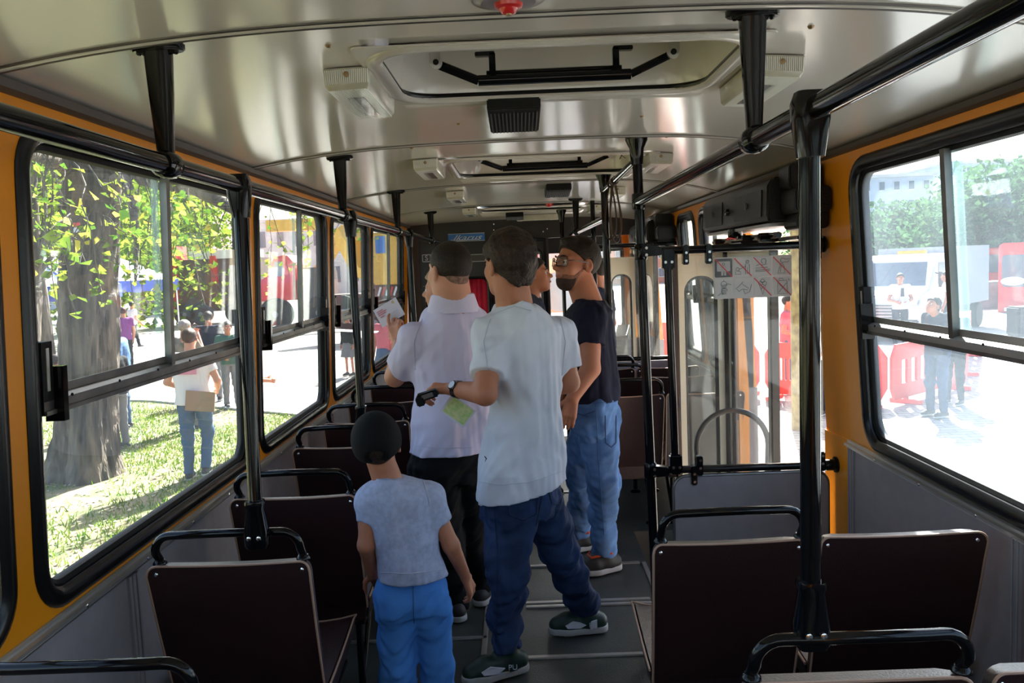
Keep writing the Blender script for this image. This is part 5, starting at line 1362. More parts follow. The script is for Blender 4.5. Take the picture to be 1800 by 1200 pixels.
simple_person('person with dark hair, just a sliver of head behind the bearded man\'s shoulder', pE.x + .02, 7.2, 1.64, RAD(60), 'cloth_navy', 'cloth_black', res=.010)
mat('cloth_pink', (.55, .12, .16), .85)
pF = W(757, 516, 4.5)
simple_person('fair-haired woman in a dark pink top, mostly hidden behind the white polo shirt man', pF.x + .085, 4.5, 1.60, RAD(75), 'cloth_pink', 'cloth_black', hair='hair_light', hs='full', skin='skin_pale', res=.009)
# ---- things held in hands
mat('paper', (.68, .64, .72), .6, var=.04, vscale=9); mat('print_red', (.62, .22, .30), .6); mat('print_gold', (.60, .45, .25), .6); mat('map_green', (.42, .62, .22), .6, col2=(.70, .70, .35), vscale=60); mat('print_grey', (.35, .35, .42), .6)
hl_ = JA['wrL'] + np.array(baseA)
c = W(684, 549, 4.10); lf = empty('leaflet', c, 0, 'white leaflet with faint red print held up by the polo shirt man', 'leaflet')
A = Matrix.Rotation(RAD(-28), 3, 'Y') @ Matrix.Rotation(RAD(-12), 3, 'X')
def lv(u, v, w=0): return A @ Vector((u, -w, v))
MB().prism([(-.066, -.050), (.066, -.050), (.066, .050), (-.066, .050)], lambda u, v, w: lv(u, v, w + .002 * math.sin(u * 20)), .0012).build('sheet', 'paper', lf, smooth=False)
q = MB()
for i, (v, a, b) in enumerate(((.030, -.055, -.020), (.020, -.055, -.005), (.010, -.055, -.012), (-.002, -.050, -.028))): q.prism([(a, v - .003), (b, v - .003), (b, v + .003), (a, v + .003)], lambda u, vv, w: lv(u, vv, .002 + w), .0008)
q.build('print', 'print_red', lf, smooth=False)
q = MB()
for i in range(5): q.prism([(-.005, -.010 - i * .007), (.050, -.010 - i * .007), (.050, -.0085 - i * .007), (-.005, -.0085 - i * .007)], lambda u, vv, w: lv(u, vv, .002 + w), .0006)
q.build('print', 'print_grey', lf, smooth=False)
q = MB(); q.prism([(.042 + .009 * math.cos(t), .036 + .009 * math.sin(t)) for t in np.linspace(0, 6.0, 12)], lambda u, vv, w: lv(u, vv, .002 + w), .0006); q.build('emblem', 'print_gold', lf, smooth=False)
# black handheld device
c = W(752, 694, 3.16); dv = empty('handheld_device', c, 0, 'black handheld gadget pointing left from the watch-wearing hand', 'gadget')
Mx = Matrix.Rotation(RAD(16), 3, 'Y').inverted() @ Matrix.Rotation(RAD(10), 3, 'X')
m = MB().box((0, 0, 0), (.085, .034, .030)); m.v = [tuple(Mx @ Vector(v)) for v in m.v]; m.build('body', 'black_gloss', dv, bevel=.006)
m = MB().box((-.034, -.004, -.012), (.032, .040, .036)); m.v = [tuple(Mx @ Vector(v)) for v in m.v]; m.build('head_block', 'black_matt', dv, bevel=.005)
m = MB().box((.0, -.0178, .002), (.045, .001, .018)); m.v = [tuple(Mx @ Vector(v)) for v in m.v]; m.build('panel', 'alu_dark', dv)
# folded map below the hand
c = W(805, 722, 3.30); mp_ = empty('folded_map', c, 0, 'folded green map sheet held low in front of the white t-shirt man', 'map')
A = Matrix.Rotation(RAD(38), 3, 'Y') @ Matrix.Rotation(RAD(20), 3, 'X')
MB().prism([(-.060, -.050), (.060, -.050), (.060, .050), (-.060, .050)], lambda u, v, w: A @ Vector((u, -w, v)), .0014).build('sheet', 'paper', mp_, smooth=False)
MB().prism([(-.050, -.040), (.052, -.040), (.052, .044), (-.050, .044)], lambda u, v, w: A @ Vector((u, -.0016 - w, v)), .0006).build('map_print', 'map_green', mp_, smooth=False)
# ================================================================== outside: ground
G = -.85
def gmat():
    m = mat('paving', (.36, .34, .31), .85)
    n = m.node_tree.nodes; l = m.node_tree.links; b = n['Principled BSDF']
    tc = n.new('ShaderNodeTexCoord'); br = n.new('ShaderNodeTexBrick'); br.inputs['Scale'].default_value = 1.6
    br.inputs['Color1'].default_value = (.40, .38, .35, 1); br.inputs['Color2'].default_value = (.33, .31, .29, 1); br.inputs['Mortar'].default_value = (.17, .16, .14, 1)
    br.inputs['Mortar Size'].default_value = .018; l.new(tc.outputs['Object'], br.inputs['Vector'])
    nz = n.new('ShaderNodeTexNoise'); nz.inputs['Scale'].default_value = .35; nz.inputs['Detail'].default_value = 6; l.new(tc.outputs['Object'], nz.inputs['Vector'])
    mx = n.new('ShaderNodeMix'); mx.data_type = 'RGBA'; mx.blend_type = 'MULTIPLY'; mx.inputs['Factor'].default_value = .5
    l.new(br.outputs[0], mx.inputs[6]); l.new(nz.outputs['Color'], mx.inputs[7])
    r = n.new('ShaderNodeValToRGB'); r.color_ramp.elements[0].position = .3; r.color_ramp.elements[1].position = .7
    r.color_ramp.elements[0].color = (.65, .65, .65, 1); r.color_ramp.elements[1].color = (1.15, 1.12, 1.05, 1); l.new(nz.outputs['Fac'], r.inputs[0]); l.new(r.outputs[0], mx.inputs[7])
    l.new(mx.outputs[2], b.inputs['Base Color'])
gmat()
mat('soil_grass', (.09, .12, .035), .9, col2=(.24, .185, .11), vscale=3.0, bump=.4, bscale=9)
gr = MB().bx(-90, 90, -25, 150, G - .1, G).build('ground', 'paving', smooth=False); struct(gr)
lawn_poly = [(-30, -12), (-1.5, -12), (-1.7, 6), (-2.5, 11.3), (-3.7, 14.0), (-7.5, 16.5), (-13, 18.5), (-30, 20)]
lw_ = MB().prism(lawn_poly, lambda u, v, w: (u, v, G + w - .02), .035).build('lawn', 'soil_grass', smooth=False); struct(lw_)
mat('kerb', (.42, .40, .37), .8)
cr = MB(); P_ = lawn_poly[2:7]
for (a, b) in zip(P_, P_[1:]):
    a, b = Vector((*a, 0)), Vector((*b, 0)); d = b - a; cr.box(((a + b) / 2 + Vector((0, 0, G + .02))), (.10, d.length, .07), rz=math.atan2(-d.x, d.y))
cr.build('kerb', 'kerb', lw_, smooth=False)
# grass blades and fallen leaves, as far as the windows show the lawn
leaf_mat('grass_blade', (.07, .17, .012), (.22, .27, .05), .4)
leaf_mat('leaf_green', (.06, .14, .015), (.26, .34, .04), .5)
leaf_mat('leaf_dark', (.04, .10, .04), (.10, .19, .08), .3)
leaf_mat('leaf_yellow', (.45, .42, .04), (.55, .48, .08), .6)
mat('dry_leaf', (.42, .32, .18), .8, col2=(.62, .55, .40), vscale=40)
rs = np.random.RandomState(3)
def inside(x, y, poly):
    r = np.zeros(len(x), bool); n = len(poly)
    for i in range(n):
        (x1, y1), (x2, y2) = poly[i], poly[(i + 1) % n]
        c = ((y1 > y) != (y2 > y)) & (x < (x2 - x1) * (y - y1) / (y2 - y1 + 1e-12) + x1); r ^= c
    return r
def fast_mesh(name, V, F, m, parent=None):
    me = bpy.data.meshes.new(name); k = F.shape[1]
    me.vertices.add(len(V)); me.vertices.foreach_set('co', V.astype(np.float32).ravel()); me.loops.add(F.size); me.polygons.add(len(F))
    me.loops.foreach_set('vertex_index', F.ravel().astype(np.int32)); me.polygons.foreach_set('loop_start', (np.arange(len(F)) * k).astype(np.int32)); me.polygons.foreach_set('loop_total', np.full(len(F), k, np.int32))
    me.update(calc_edges=True); me.materials.append(MATS[m]); o = bpy.data.objects.new(name, me); COL.objects.link(o)
    if parent is not None: o.parent = parent
    return o
N = 90000; x = -1.8 - 11 * rs.rand(N) ** 1.3; y = 3.0 + 15 * rs.rand(N)
k_ = inside(x, y, lawn_poly); x, y = x[k_], y[k_]
dens = np.sin(x * 1.7 + 1) * np.sin(y * 1.3 + 2) + rs.rand(len(x)) * 1.4; q = dens > .45; x, y = x[q], y[q]; N = len(x)
h = .03 + .06 * rs.rand(N); a = rs.rand(N) * 6.28; w = .006 + .006 * rs.rand(N); lx, ly = rs.normal(size=N) * .03, rs.normal(size=N) * .03
V = np.empty((N, 3, 3)); c_, s_a = np.cos(a) * w, np.sin(a) * w
V[:, 0] = np.stack([x - c_, y - s_a, np.full(N, G + .01)], 1); V[:, 1] = np.stack([x + c_, y + s_a, np.full(N, G + .01)], 1); V[:, 2] = np.stack([x + lx, y + ly, G + .015 + h], 1)
gb = fast_mesh('grass', V.reshape(-1, 3), np.arange(N * 3).reshape(-1, 3), 'grass_blade'); tag(gb, 'short bright green grass in the sun under the trees on the left', 'grass', kind='stuff')
N = 5200; x = -2.0 - 8 * rs.rand(N); y = 4 + 11 * rs.rand(N); k_ = inside(x, y, lawn_poly); x, y = x[k_], y[k_]; N = len(x)
def leaf_cards(C, size, nrm_bias=None, rs=rs):
    N = len(C); a = rs.normal(size=(N, 3)); a /= np.linalg.norm(a, axis=1)[:, None]; b = rs.normal(size=(N, 3))
    if nrm_bias is not None: b = b * .5 + nrm_bias
    b = np.cross(a, b); b /= np.linalg.norm(b, axis=1)[:, None]; n = np.cross(a, b)
    s = size * (.7 + .6 * rs.rand(N))[:, None]
    # heart-shaped leaf folded along its rib: six points, two quads
    return np.stack([C - a * s * .5, C - a * s * .15 + b * s * .48 + n * s * .10, C + a * s * .60, C - a * s * .15 - b * s * .48 + n * s * .10], 1)
C_ = np.stack([x, y, np.full(N, G + .03)], 1); L = leaf_cards(C_, .05); L[:, :, 2] = G + .02 + .02 * rs.rand(N, 4)
fl_ = fast_mesh('fallen_leaves', L.reshape(-1, 3), np.arange(N * 4).reshape(-1, 4), 'dry_leaf'); tag(fl_, 'scattered dry fallen leaves lying on the lawn', 'leaves', kind='stuff')

# ================================================================== trees
def barkm(name, c1, c2, sc):
    m = mat(name, c1, .9, col2=c2, vscale=3.5 * sc, bump=1.0, bscale=7 * sc, stretch=(1, 1, .16))
    for nd in m.node_tree.nodes:
        if nd.type == 'BUMP': nd.inputs['Distance'].default_value = .05
    return m
barkm('bark', (.035, .026, .020), (.17, .135, .105), 2.6)
def trunk(pts, rad, seed, parent, m='bark', n=56, amp=.028, name='trunk'):
    mb = MB(); P = [Vector(p) for p in pts]; rs_ = np.random.RandomState(seed); ph = rs_.rand(12) * 6
    # resample
    Q = []; R = []
    for i in range(len(P) - 1):
        k = max(2, int((P[i + 1] - P[i]).length / .09))
        for j in range(k): t = j / k; Q.append(P[i].lerp(P[i + 1], t)); R.append(rad[i] * (1 - t) + rad[i + 1] * t)
    Q.append(P[-1]); R.append(rad[-1]); V = []
    for i, (c, r) in enumerate(zip(Q, R)):
        t = (Q[min(i + 1, len(Q) - 1)] - Q[max(i - 1, 0)]).normalized(); a = t.orthogonal().normalized() if abs(t.z) < .8 else Vector((1, 0, 0)); a = (a - t * a.dot(t)).normalized(); b = t.cross(a)
        for j in range(n):
            A = 2 * PI * j / n; z = c.z
            f = abs(math.sin(A * 9 + 1.2 * math.sin(z * 3 + ph[0]) + ph[1])) + .7 * abs(math.sin(A * 17 + 1.5 * math.sin(z * 5 + ph[2]) + ph[3])) + .5 * math.sin(A * 31 + z * 9)
            lump = .12 * math.sin(A * 3 + ph[4] + z) + .07 * math.sin(A * 5 + ph[5] - z * 1.3)
            rr = r * (1 + lump * (r > .15)) + amp * (f - .9) * min(1, r / .3)
            V.append(tuple(c + (a * math.cos(A) + b * math.sin(A)) * rr))
    mb.v = V
    for i in range(len(Q) - 1):
        for j in range(n): mb.f.append((i * n + j, i * n + (j + 1) % n, (i + 1) * n + (j + 1) % n, (i + 1) * n + j))
    o = mb.build(name, m, parent); return o
tb = WZ(150, 838, G)
tree = empty('tree', (tb.x, tb.y, G), 0, 'thick furrowed old tree trunk standing on the lawn outside the nearest left window', 'tree')
def rl(p): return Vector(p) - tree.location
pw_ = [(150, 845), (152, 800), (152, 760), (152, 700), (152, 600), (150, 500), (155, 400), (158, 330), (160, 250)]
pr_ = [(.80 if i == 0 else (.56 if i == 1 else (.42 if i == 2 else .385))) for i in range(9)]
Yt = tb.y
trunk([rl(W(px, py, Yt)) for px, py in pw_] + [rl(W(160, 250, Yt)) + Vector((0, .1, 1.6))], [.52, .40, .36, .33, .315, .32, .32, .34, .38, .34], 4, tree, amp=.030)
def limb(pts, r0, r1, seed, nm='limb'): 
    n = len(pts); return trunk([rl(p) for p in pts], [r0 + (r1 - r0) * i / (n - 1) for i in range(n)], seed, tree, n=14, amp=.006, name=nm)
limb([W(190, 270, Yt), W(235, 300, 9.6), W(290, 318, 8.9), W(345, 330, 8.2), W(420, 372, 7.6)], .17, .05, 5)
limb([W(185, 330, Yt), W(215, 310, 9.4), W(232, 345, 8.8), W(240, 420, 8.2), W(238, 500, 7.8)], .09, .012, 6)
limb([W(120, 300, Yt), W(80, 270, 9.0), W(20, 260, 7.5), W(-60, 240, 6.5)], .13, .05, 7)
limb([W(170, 230, Yt), W(240, 215, 8.5), W(360, 235, 8.0), W(520, 290, 9.0), W(620, 340, 11.0)], .14, .04, 8)
rs = np.random.RandomState(11)
tw = MB(); LC = []; 
regs = [(42, 100, 290, 560, 11), (100, 215, 330, 480, 4), (120, 225, 430, 555, 9), (200, 290, 330, 560, 12), (290, 440, 330, 550, 15), (455, 575, 350, 520, 14), (588, 645, 385, 470, 6)]
for (xa, xb, ya, yb, cnt) in regs:
    for i in range(cnt):
        x0 = xa + (xb - xa) * rs.rand(); Y0 = max(5.0, 2.3 * 1453 / (912 - xb)) + 3.0 * rs.rand(); y0 = ya - 70 + 30 * rs.rand(); x1 = x0 + rs.normal() * 45; y1 = ya + (yb - ya) * rs.rand() ** .8
        x1 = min(max(x1, xa - 15), xb + 10)
        p0, p1 = np.array(W(x0, y0, Y0)), np.array(W(x1, y1, Y0 + rs.normal() * .25)); pm = (p0 + p1) / 2 + rs.normal(size=3) * .12
        pts = [(1 - t) ** 2 * p0 + 2 * t * (1 - t) * pm + t * t * p1 for t in np.linspace(0, 1, 8)]
        pts = [p + rs.normal(size=3) * .012 for p in pts]
        tw.tube([rl(p) for p in pts], [.007 - .0006 * j for j in range(8)], 5)
        ln_ = np.linalg.norm(p1 - p0); m_ = int(5 + ln_ * 7)
        for j in range(m_):
            t = .35 + .65 * rs.rand(); k = int(t * 7); b = pts[k] * (1 - (t * 7 - k)) + pts[min(k + 1, 7)] * (t * 7 - k)
            off = rs.normal(size=3) * .055; LC.append(b + off); tw.tube([rl(b), rl(b + off)], .0022, 4, cap=False)
tw.build('twigs', 'bark', tree)
LC = np.array(LC) - np.array(tree.location); sel = rs.rand(len(LC))
L = leaf_cards(LC, .070, np.array([0, .2, 1.2]), rs); 
fast_mesh('foliage', L[sel < .82].reshape(-1, 3), np.arange((sel < .82).sum() * 4).reshape(-1, 4), 'leaf_green', tree)
fast_mesh('yellow_leaves', L[sel >= .82].reshape(-1, 3), np.arange((sel >= .82).sum() * 4).reshape(-1, 4), 'leaf_yellow', tree)
MB().box(rl(W(135, 395, Yt - .40)), (.07, .02, .05)).build('tag_red', 'sign_red', tree); MB().box(rl(W(135, 404, Yt - .40)), (.07, .02, .06)).build('tag_white', 'cloth_white', tree)

def crown_tree(px, py_base, Y, r_tr, label, crown=None, lean=0, hgt=7.0, leafm='leaf_green', dens=900, ls=.16, group=None):
    b = W(px, py_base, Y); z0 = G
    t = empty('tree', (b.x, Y, z0), 0, label, 'tree', group)
    trunk([Vector((0, 0, -.05)), Vector((lean * .3, 0, 1.2)), Vector((lean, .1, 3.0)), Vector((lean * 1.4, .2, hgt * .7))], [r_tr * 1.3, r_tr, r_tr * .9, r_tr * .5], int(px) % 50, t, n=20, amp=.008)
    if crown:
        cw, z1, z2 = crown; rr = np.random.RandomState(int(px * 7 + Y) % 1000)
        nb = 9; cs = np.stack([rr.normal(size=nb) * cw * .45, rr.normal(size=nb) * cw * .35, z1 + (z2 - z1) * rr.rand(nb)], 1)
        Cc = cs[rr.randint(nb, size=dens)] + np.clip(rr.normal(size=(dens, 3)), -1.8, 1.8) * np.array([cw * .32, cw * .32, (z2 - z1) * .16])
        Lf = leaf_cards(Cc, ls, np.array([0, .2, 1.0]), rr); fast_mesh('crown', Lf.reshape(-1, 3), np.arange(dens * 4).reshape(-1, 4), leafm, t)
        for c in cs[:6]: trunk([Vector((lean, .1, 2.6)), Vector(c)], [r_tr * .35, r_tr * .1], 2, t, n=8, amp=.002, name='branch')
    return t
crown_tree(52, 640, 15.5, .16, 'thin tree trunk at the far left edge of the nearest left window', (1.6, 3.6, 7.5), lean=.2, dens=1300, ls=.13)
crown_tree(83, 640, 17.5, .17, 'second slim tree trunk behind, between the edge of the window and the thick tree', (1.6, 3.6, 8), lean=-.1, dens=1300, ls=.13)
for i, (px, Y) in enumerate(((60, 34), (-60, 30), (170, 42), (300, 62), (-10, 50))):
    crown_tree(px, 500, Y, .25, 'bright leafy tree beyond the awning, %s' % ('left of the thick trunk', 'outside the window edge', 'behind the thick trunk', 'above the brown lorry', 'far behind the awnings')[i], (5.0, 1.8, 10), dens=5200, ls=.30, leafm='leaf_green')

# ================================================================== awnings, buildings
mat('awning_blue', (.025, .06, .33), .7, var=.1, vscale=3); mat('awning_top', (.70, .76, .86), .6, var=.05); mat('metal_white', (.75, .75, .75), .4)
def awning(x, y, w, label, rz=0.0, z1=1.55, top='awning_top'):
    t = empty('awning', (x, y, G), rz, label, 'awning'); h = z1 - G
    m = MB(); m.v = [(-w, -w, h), (w, -w, h), (w, w, h), (-w, w, h), (0, 0, h + w * .62)]; m.f = [(0, 1, 4), (1, 2, 4), (2, 3, 4), (3, 0, 4)]
    o = m.build('canopy', top, t, smooth=False); q = o.modifiers.new('s', 'SOLIDIFY'); q.thickness = .01
    m = MB()
    for (a, b) in (((-w, -w), (w, -w)), ((w, -w), (w, w)), ((w, w), (-w, w)), ((-w, w), (-w, -w))):
        k = len(m.v); n = 16
        for i in range(n + 1):
            u = a[0] + (b[0] - a[0]) * i / n; v = a[1] + (b[1] - a[1]) * i / n; m.v += [(u * 1.002, v * 1.002, h + .02), (u * 1.004, v * 1.004, h - .36 + .02 * math.sin(i * 1.6))]
        for i in range(n): m.f.append((k + 2 * i, k + 2 * i + 2, k + 2 * i + 3, k + 2 * i + 1))
    o = m.build('valance', 'awning_blue', t, smooth=False); q = o.modifiers.new('s', 'SOLIDIFY'); q.thickness = .008
    MB().tube([(-w, -w, h), (0, 0, h + w * .62)], .03, 6).tube([(w, -w, h), (0, 0, h + w * .62)], .03, 6).build('ridge', 'awning_blue', t)
    for sx in (-1, 1):
        for sy in (-1, 1): MB().tube([(sx * w * .97, sy * w * .97, 0), (sx * w * .97, sy * w * .97, h)], .022, 8).build('leg', 'metal_white', t)
    return t
a1 = W(40, 500, 22.0); awning(a1.x, 22.0, 1.9, 'pale topped awning with a blue valance left of the thick tree trunk', .15)
a2 = W(160, 500, 27.5); awning(a2.x, 27.5, 1.95, 'awning with a blue valance seen right of the thick tree trunk', -.2, z1=1.62)
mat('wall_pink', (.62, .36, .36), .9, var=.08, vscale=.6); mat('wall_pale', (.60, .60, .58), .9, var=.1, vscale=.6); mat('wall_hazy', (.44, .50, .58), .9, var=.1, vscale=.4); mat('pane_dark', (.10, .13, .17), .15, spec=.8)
mat('brick_red', (.50, .20, .14), .9, var=.15, vscale=1.5)
def building(x0, x1, y, z1, m, label, rows=3, cols=6, dep=12, cat='building', name='building', roof=None):
    b = empty(name, ((x0 + x1) / 2, y, G), 0, label, cat); w = x1 - x0; h = z1 - G
    MB().bx(-w / 2, w / 2, 0, dep, 0, h).build('walls', m, b, smooth=False)
    MB().bx(-w / 2 - .3, w / 2 + .3, -.3, dep, h, h + .35).build('roof_edge', roof or 'wall_pale', b, smooth=False)
    for r in range(rows):
        for c in range(cols):
            cx = -w / 2 + w * (c + .5) / cols; cz = h * (r + .55) / rows
            f = MB().box((cx, -.02, cz), (w / cols * .42, .12, h / rows * .5)).build('window', 'wall_pale', b, smooth=False)
            MB().box((cx, -.09, cz), (w / cols * .36, .04, h / rows * .43)).build('pane', 'pane_dark', f, smooth=False)
    return b
X = lambda px, Y: W(px, 470, Y).x
Z = lambda py, Y, px=900: W(px, py, Y).z
building(X(225, 70), X(374, 70), 70, Z(290, 70, 300), 'wall_pink', 'large pink building seen through the twigs above the brown lorry', 3, 4)
building(X(-80, 85), X(215, 85), 85, Z(360, 85, 100), 'wall_pale', 'pale building far beyond the awnings', 2, 8)
building(X(385, 95), X(640, 95), 95, Z(390, 95, 500), 'wall_pale', 'low pale hall far behind the red crane lorry', 2, 8)
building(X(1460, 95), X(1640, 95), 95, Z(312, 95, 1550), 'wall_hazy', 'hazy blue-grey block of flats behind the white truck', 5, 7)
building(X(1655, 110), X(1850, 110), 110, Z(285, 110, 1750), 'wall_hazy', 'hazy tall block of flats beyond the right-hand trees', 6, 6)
building(X(1050, 90), X(1200, 90), 90, Z(400, 90, 1100), 'brick_red', 'red brick building glimpsed through the far right windows', 3, 6)
building(X(740, 120), X(1010, 120), 120, Z(380, 120, 900), 'brick_red', 'red brick building far ahead through the windscreen', 3, 8)
for i, (px, Y, s) in enumerate(((1530, 60, 1.0), (1590, 55, 1.1), (1650, 58, 1.0), (1710, 50, 1.2), (1770, 46, 1.3), (1840, 44, 1.4), (1930, 40, 1.3), (1470, 66, 1.0))):
    crown_tree(px, 500, Y, .25, 'hazy leafy tree beyond the truck and buses, %s' % ('at the left of the pane', 'above the cab of the truck', 'above the grey box body', 'right of the sash rail', 'above the red bus', 'at the right edge', 'outside the frame', 'behind the window pillar')[i], (3.0 * s, 1.0, 4.3 * s), dens=3200, ls=.34, leafm='leaf_dark')

# ================================================================== vehicles
mat('paint_white', (.78, .80, .82), .25, coat=.6); mat('paint_red', (.62, .025, .035), .25, coat=.6); mat('paint_orange', (.85, .26, .03), .35, coat=.3); mat('paint_crane', (.72, .42, .05), .45, var=.08)
mat('truck_grey', (.20, .22, .26), .5); mat('tyre', (.03, .03, .032), .8); mat('rust_brown', (.10, .06, .05), .7, var=.3, vscale=2); mat('lamp_amber', (.95, .40, .03), .3); mat('bumper', (.05, .05, .055), .5)
def wheel(x, y, z, r, parent, w=.3, side='x', rim='truck_grey'):
    ax = (1, 0, 0) if side == 'x' else (0, 1, 0); V0 = Vector((x, y, z)) - Vector(ax) * w / 2
    o = MB().lathe(V0, ax, [(r * .55, 0), (r * .9, .0), (r, w * .15), (r, w * .85), (r * .9, w), (r * .55, w)], 28).build('wheel', 'tyre', parent)
    MB().lathe(V0 - Vector(ax) * .01, ax, [(r * .18, 0), (r * .2, .05), (r * .50, .08), (r * .55, .02), (r * .55, w)], 20).build('rim', rim, o); return o
# red crane lorry parked side-on on the left
Y1 = 37.0
def V1(px, py): return W(px, py, Y1)
t = empty('crane_lorry', (V1(520, 560).x, Y1, G), 0, 'red lorry cab with a big black wheel, left side through the second window', 'lorry'); o0 = t.location
xa, xb = X(452, Y1) - o0.x, X(522, Y1) - o0.x; zt_, zb_ = Z(452, Y1, 490) - G, Z(528, Y1, 490) - G
MB().prism([(xa, zb_), (xb, zb_), (xb, zt_ - .3), (xb - .35, zt_ + .1), (xa + .9, zt_), (xa + .4, zb_ + 1.0), (xa, zb_ + .9)], lambda u, v, w: (u, w - .4, v), 2.4).build('cab', 'paint_red', t, smooth=False, bevel=.05)
MB().bx(xa + .9, xb - .5, -.42, -.38, zt_ - .85, zt_ - .2).build('cab_window', 'pane_dark', t, smooth=False)
x2 = X(648, Y1) - o0.x
MB().bx(xb + .05, x2, -.2, 1.6, .95, 1.5).bx(xb + .1, xb + 1.4, -.3, 1.8, 1.5, 2.6).build('chassis', 'rust_brown', t, smooth=False, bevel=.03)
MB().bx(X(530, Y1) - o0.x, X(575, Y1) - o0.x, -.35, 1.8, 1.1, Z(470, Y1, 550) - G).build('body_box', 'bumper', t, smooth=False)
for px in (484, 560, 600, 632): wheel(X(px, Y1) - o0.x, -.25, .74, .74, t, .5, 'y')
MB().tube([(X(545, Y1) - o0.x, .6, 2.2), (X(600, Y1) - o0.x, .6, Z(415, Y1, 600) - G), (X(690, Y1) - o0.x, .6, Z(480, Y1, 690) - G)], .34, 4).build('boom', 'paint_crane', t, smooth=False)
MB().bx(X(470, Y1) - o0.x, X(560, Y1) - o0.x, .2, .9, Z(405, Y1, 510) - G, Z(385, Y1, 510) - G).build('boom_rest', 'paint_crane', t, smooth=False)
# brown lorry further left
Y2 = 44.0; t = empty('flatbed_lorry', (X(370, Y2), Y2, G), 0, 'dark brown long lorry with red fittings behind the people, seen through twigs', 'lorry'); o0 = t.location
MB().bx(X(300, Y2) - o0.x, X(455, Y2) - o0.x, 0, 2.4, .7, Z(455, Y2, 370) - G).build('body', 'rust_brown', t, smooth=False, bevel=.05)
MB().bx(X(335, Y2) - o0.x, X(440, Y2) - o0.x, -.1, 2.5, Z(455, Y2, 370) - G, Z(440, Y2, 370) - G).build('roof', 'wall_pale', t, smooth=False)
MB().bx(X(300, Y2) - o0.x, X(312, Y2) - o0.x, -.2, 1.4, .9, Z(430, Y2, 370) - G).bx(X(372, Y2) - o0.x, X(382, Y2) - o0.x, -.2, 1.4, 2.2, Z(450, Y2, 370) - G).build('red_post', 'paint_red', t, smooth=False)
for px in (322, 350, 412, 436): wheel(X(px, Y2) - o0.x, -.1, .6, .6, t, .4, 'y')
# yellow crane machine seen through the two far left windows
Y3 = 30.0; t = empty('crane', (X(640, Y3), Y3, G), 0, 'yellow crane machine with a blue-glazed cab, seen through the farthest left windows', 'crane'); o0 = t.location
MB().bx(X(654, Y3) - o0.x, X(720, Y3) - o0.x, 0, 2.6, Z(500, Y3, 680) - G, Z(408, Y3, 680) - G).build('house', 'paint_crane', t, smooth=False, bevel=.06)
MB().bx(X(662, Y3) - o0.x, X(680, Y3) - o0.x, -.04, 0, Z(445, Y3, 670) - G, Z(415, Y3, 670) - G).build('house_window', 'sign_blue', t, smooth=False)
MB().bx(X(640, Y3) - o0.x, X(735, Y3) - o0.x, .2, 2.4, .9, Z(500, Y3, 680) - G).build('chassis', 'rust_brown', t, smooth=False)
for i in range(6): MB().box((X(664 + i * 7, Y3) - o0.x, .1, Z(512, Y3, 680) - G), (.07, .04, .34), ry=.35).build('warning_stripe', 'paint_red' if i % 2 else 'paint_white', t, smooth=False)
MB().tube([(X(592, Y3) - o0.x, 1.0, Z(398, Y3, 600) - G), (X(625, Y3) - o0.x, 1.0, Z(470, Y3, 620) - G), (X(665, Y3) - o0.x, 1.0, Z(490, Y3, 640) - G)], .42, 4).tube([(X(590, Y3) - o0.x, 1.0, Z(405, Y3, 600) - G), (X(648, Y3) - o0.x, 1.0, Z(420, Y3, 640) - G)], .28, 4).build('boom', 'paint_crane', t, smooth=False)
for px in (655, 680, 712): wheel(X(px, Y3) - o0.x, .1, .6, .6, t, .4, 'y')

# white truck on the right, three-quarter front
Y4 = 23.0; c = WZ(1570, 622, G)
t = empty('truck', (W(1545, 480, 22.5).x, 22.5, G), RAD(-44), 'white truck cab with a grey box body, parked outside the right window', 'truck')
S = 1.0
cab = [(0, .45), (.02, .95), (.18, 1.22), (.95, 1.42), (1.45, 2.16), (1.75, 2.30), (2.85, 2.32), (2.9, .45)]   # side outline, u = backwards
body_ = MB().prism(cab, lambda u, v, w: (-1.02 + w, u, v), 2.04).build('cab', 'paint_white', t, smooth=False, bevel=.06)
MB().prism([(-.86, 1.46), (.86, 1.46), (.78, 2.10), (-.78, 2.10)], lambda u, v, w: (u, .985 + (v - 1.46) * .70 - .03 + w * 1.0, v), .03).build('windscreen', 'pane_dark', t, smooth=False)
MB().prism(rrect(1.52, 2.0, 1.45, 2.08, .05, 2), lambda u, v, w: (1.012 + w, u, v), .02).build('side_window', 'pane_dark', t, smooth=False)
MB().prism(rrect(2.10, 2.70, 1.42, 2.08, .06, 2), lambda u, v, w: (1.012 + w, u, v), .02).build('side_window', 'pane_dark', t, smooth=False)
MB().prism(rrect(1.52, 2.0, 1.45, 2.08, .05, 2), lambda u, v, w: (-1.032 + w, u, v), .02).build('side_window', 'pane_dark', t, smooth=False)
for sx in (-1, 1): MB().box((sx * 1.22, 1.15, 1.62), (.10, .18, .42)).tube([(sx * 1.0, 1.3, 1.8), (sx * 1.22, 1.15, 1.75)], .02, 6).build('mirror', 'bumper', t, bevel=.02)
for i in range(5): MB().bx(-.72, .72, -.03, .03, .62 + i * .085, .66 + i * .085).build('grille', 'bumper', t, smooth=False)
for sx in (-1, 1): MB().prism([(-.17, -.05), (.17, -.02), (.20, .12), (-.12, .10)], lambda u, v, w: (sx * .82 + u * sx, -.02 + w, 1.02 + v), .12).build('headlamp', 'window_glass_hard', t, smooth=False) if False else MB().prism([(-.17, -.05), (.17, -.02), (.20, .12), (-.12, .10)], lambda u, v, w: (sx * .80 + u * sx, -.0 + w, 1.02 + v), .14).build('headlamp', 'alu', t, smooth=False)
MB().bx(-1.0, 1.0, -.06, .2, .38, .60).build('bumper', 'bumper', t, smooth=False, bevel=.03)
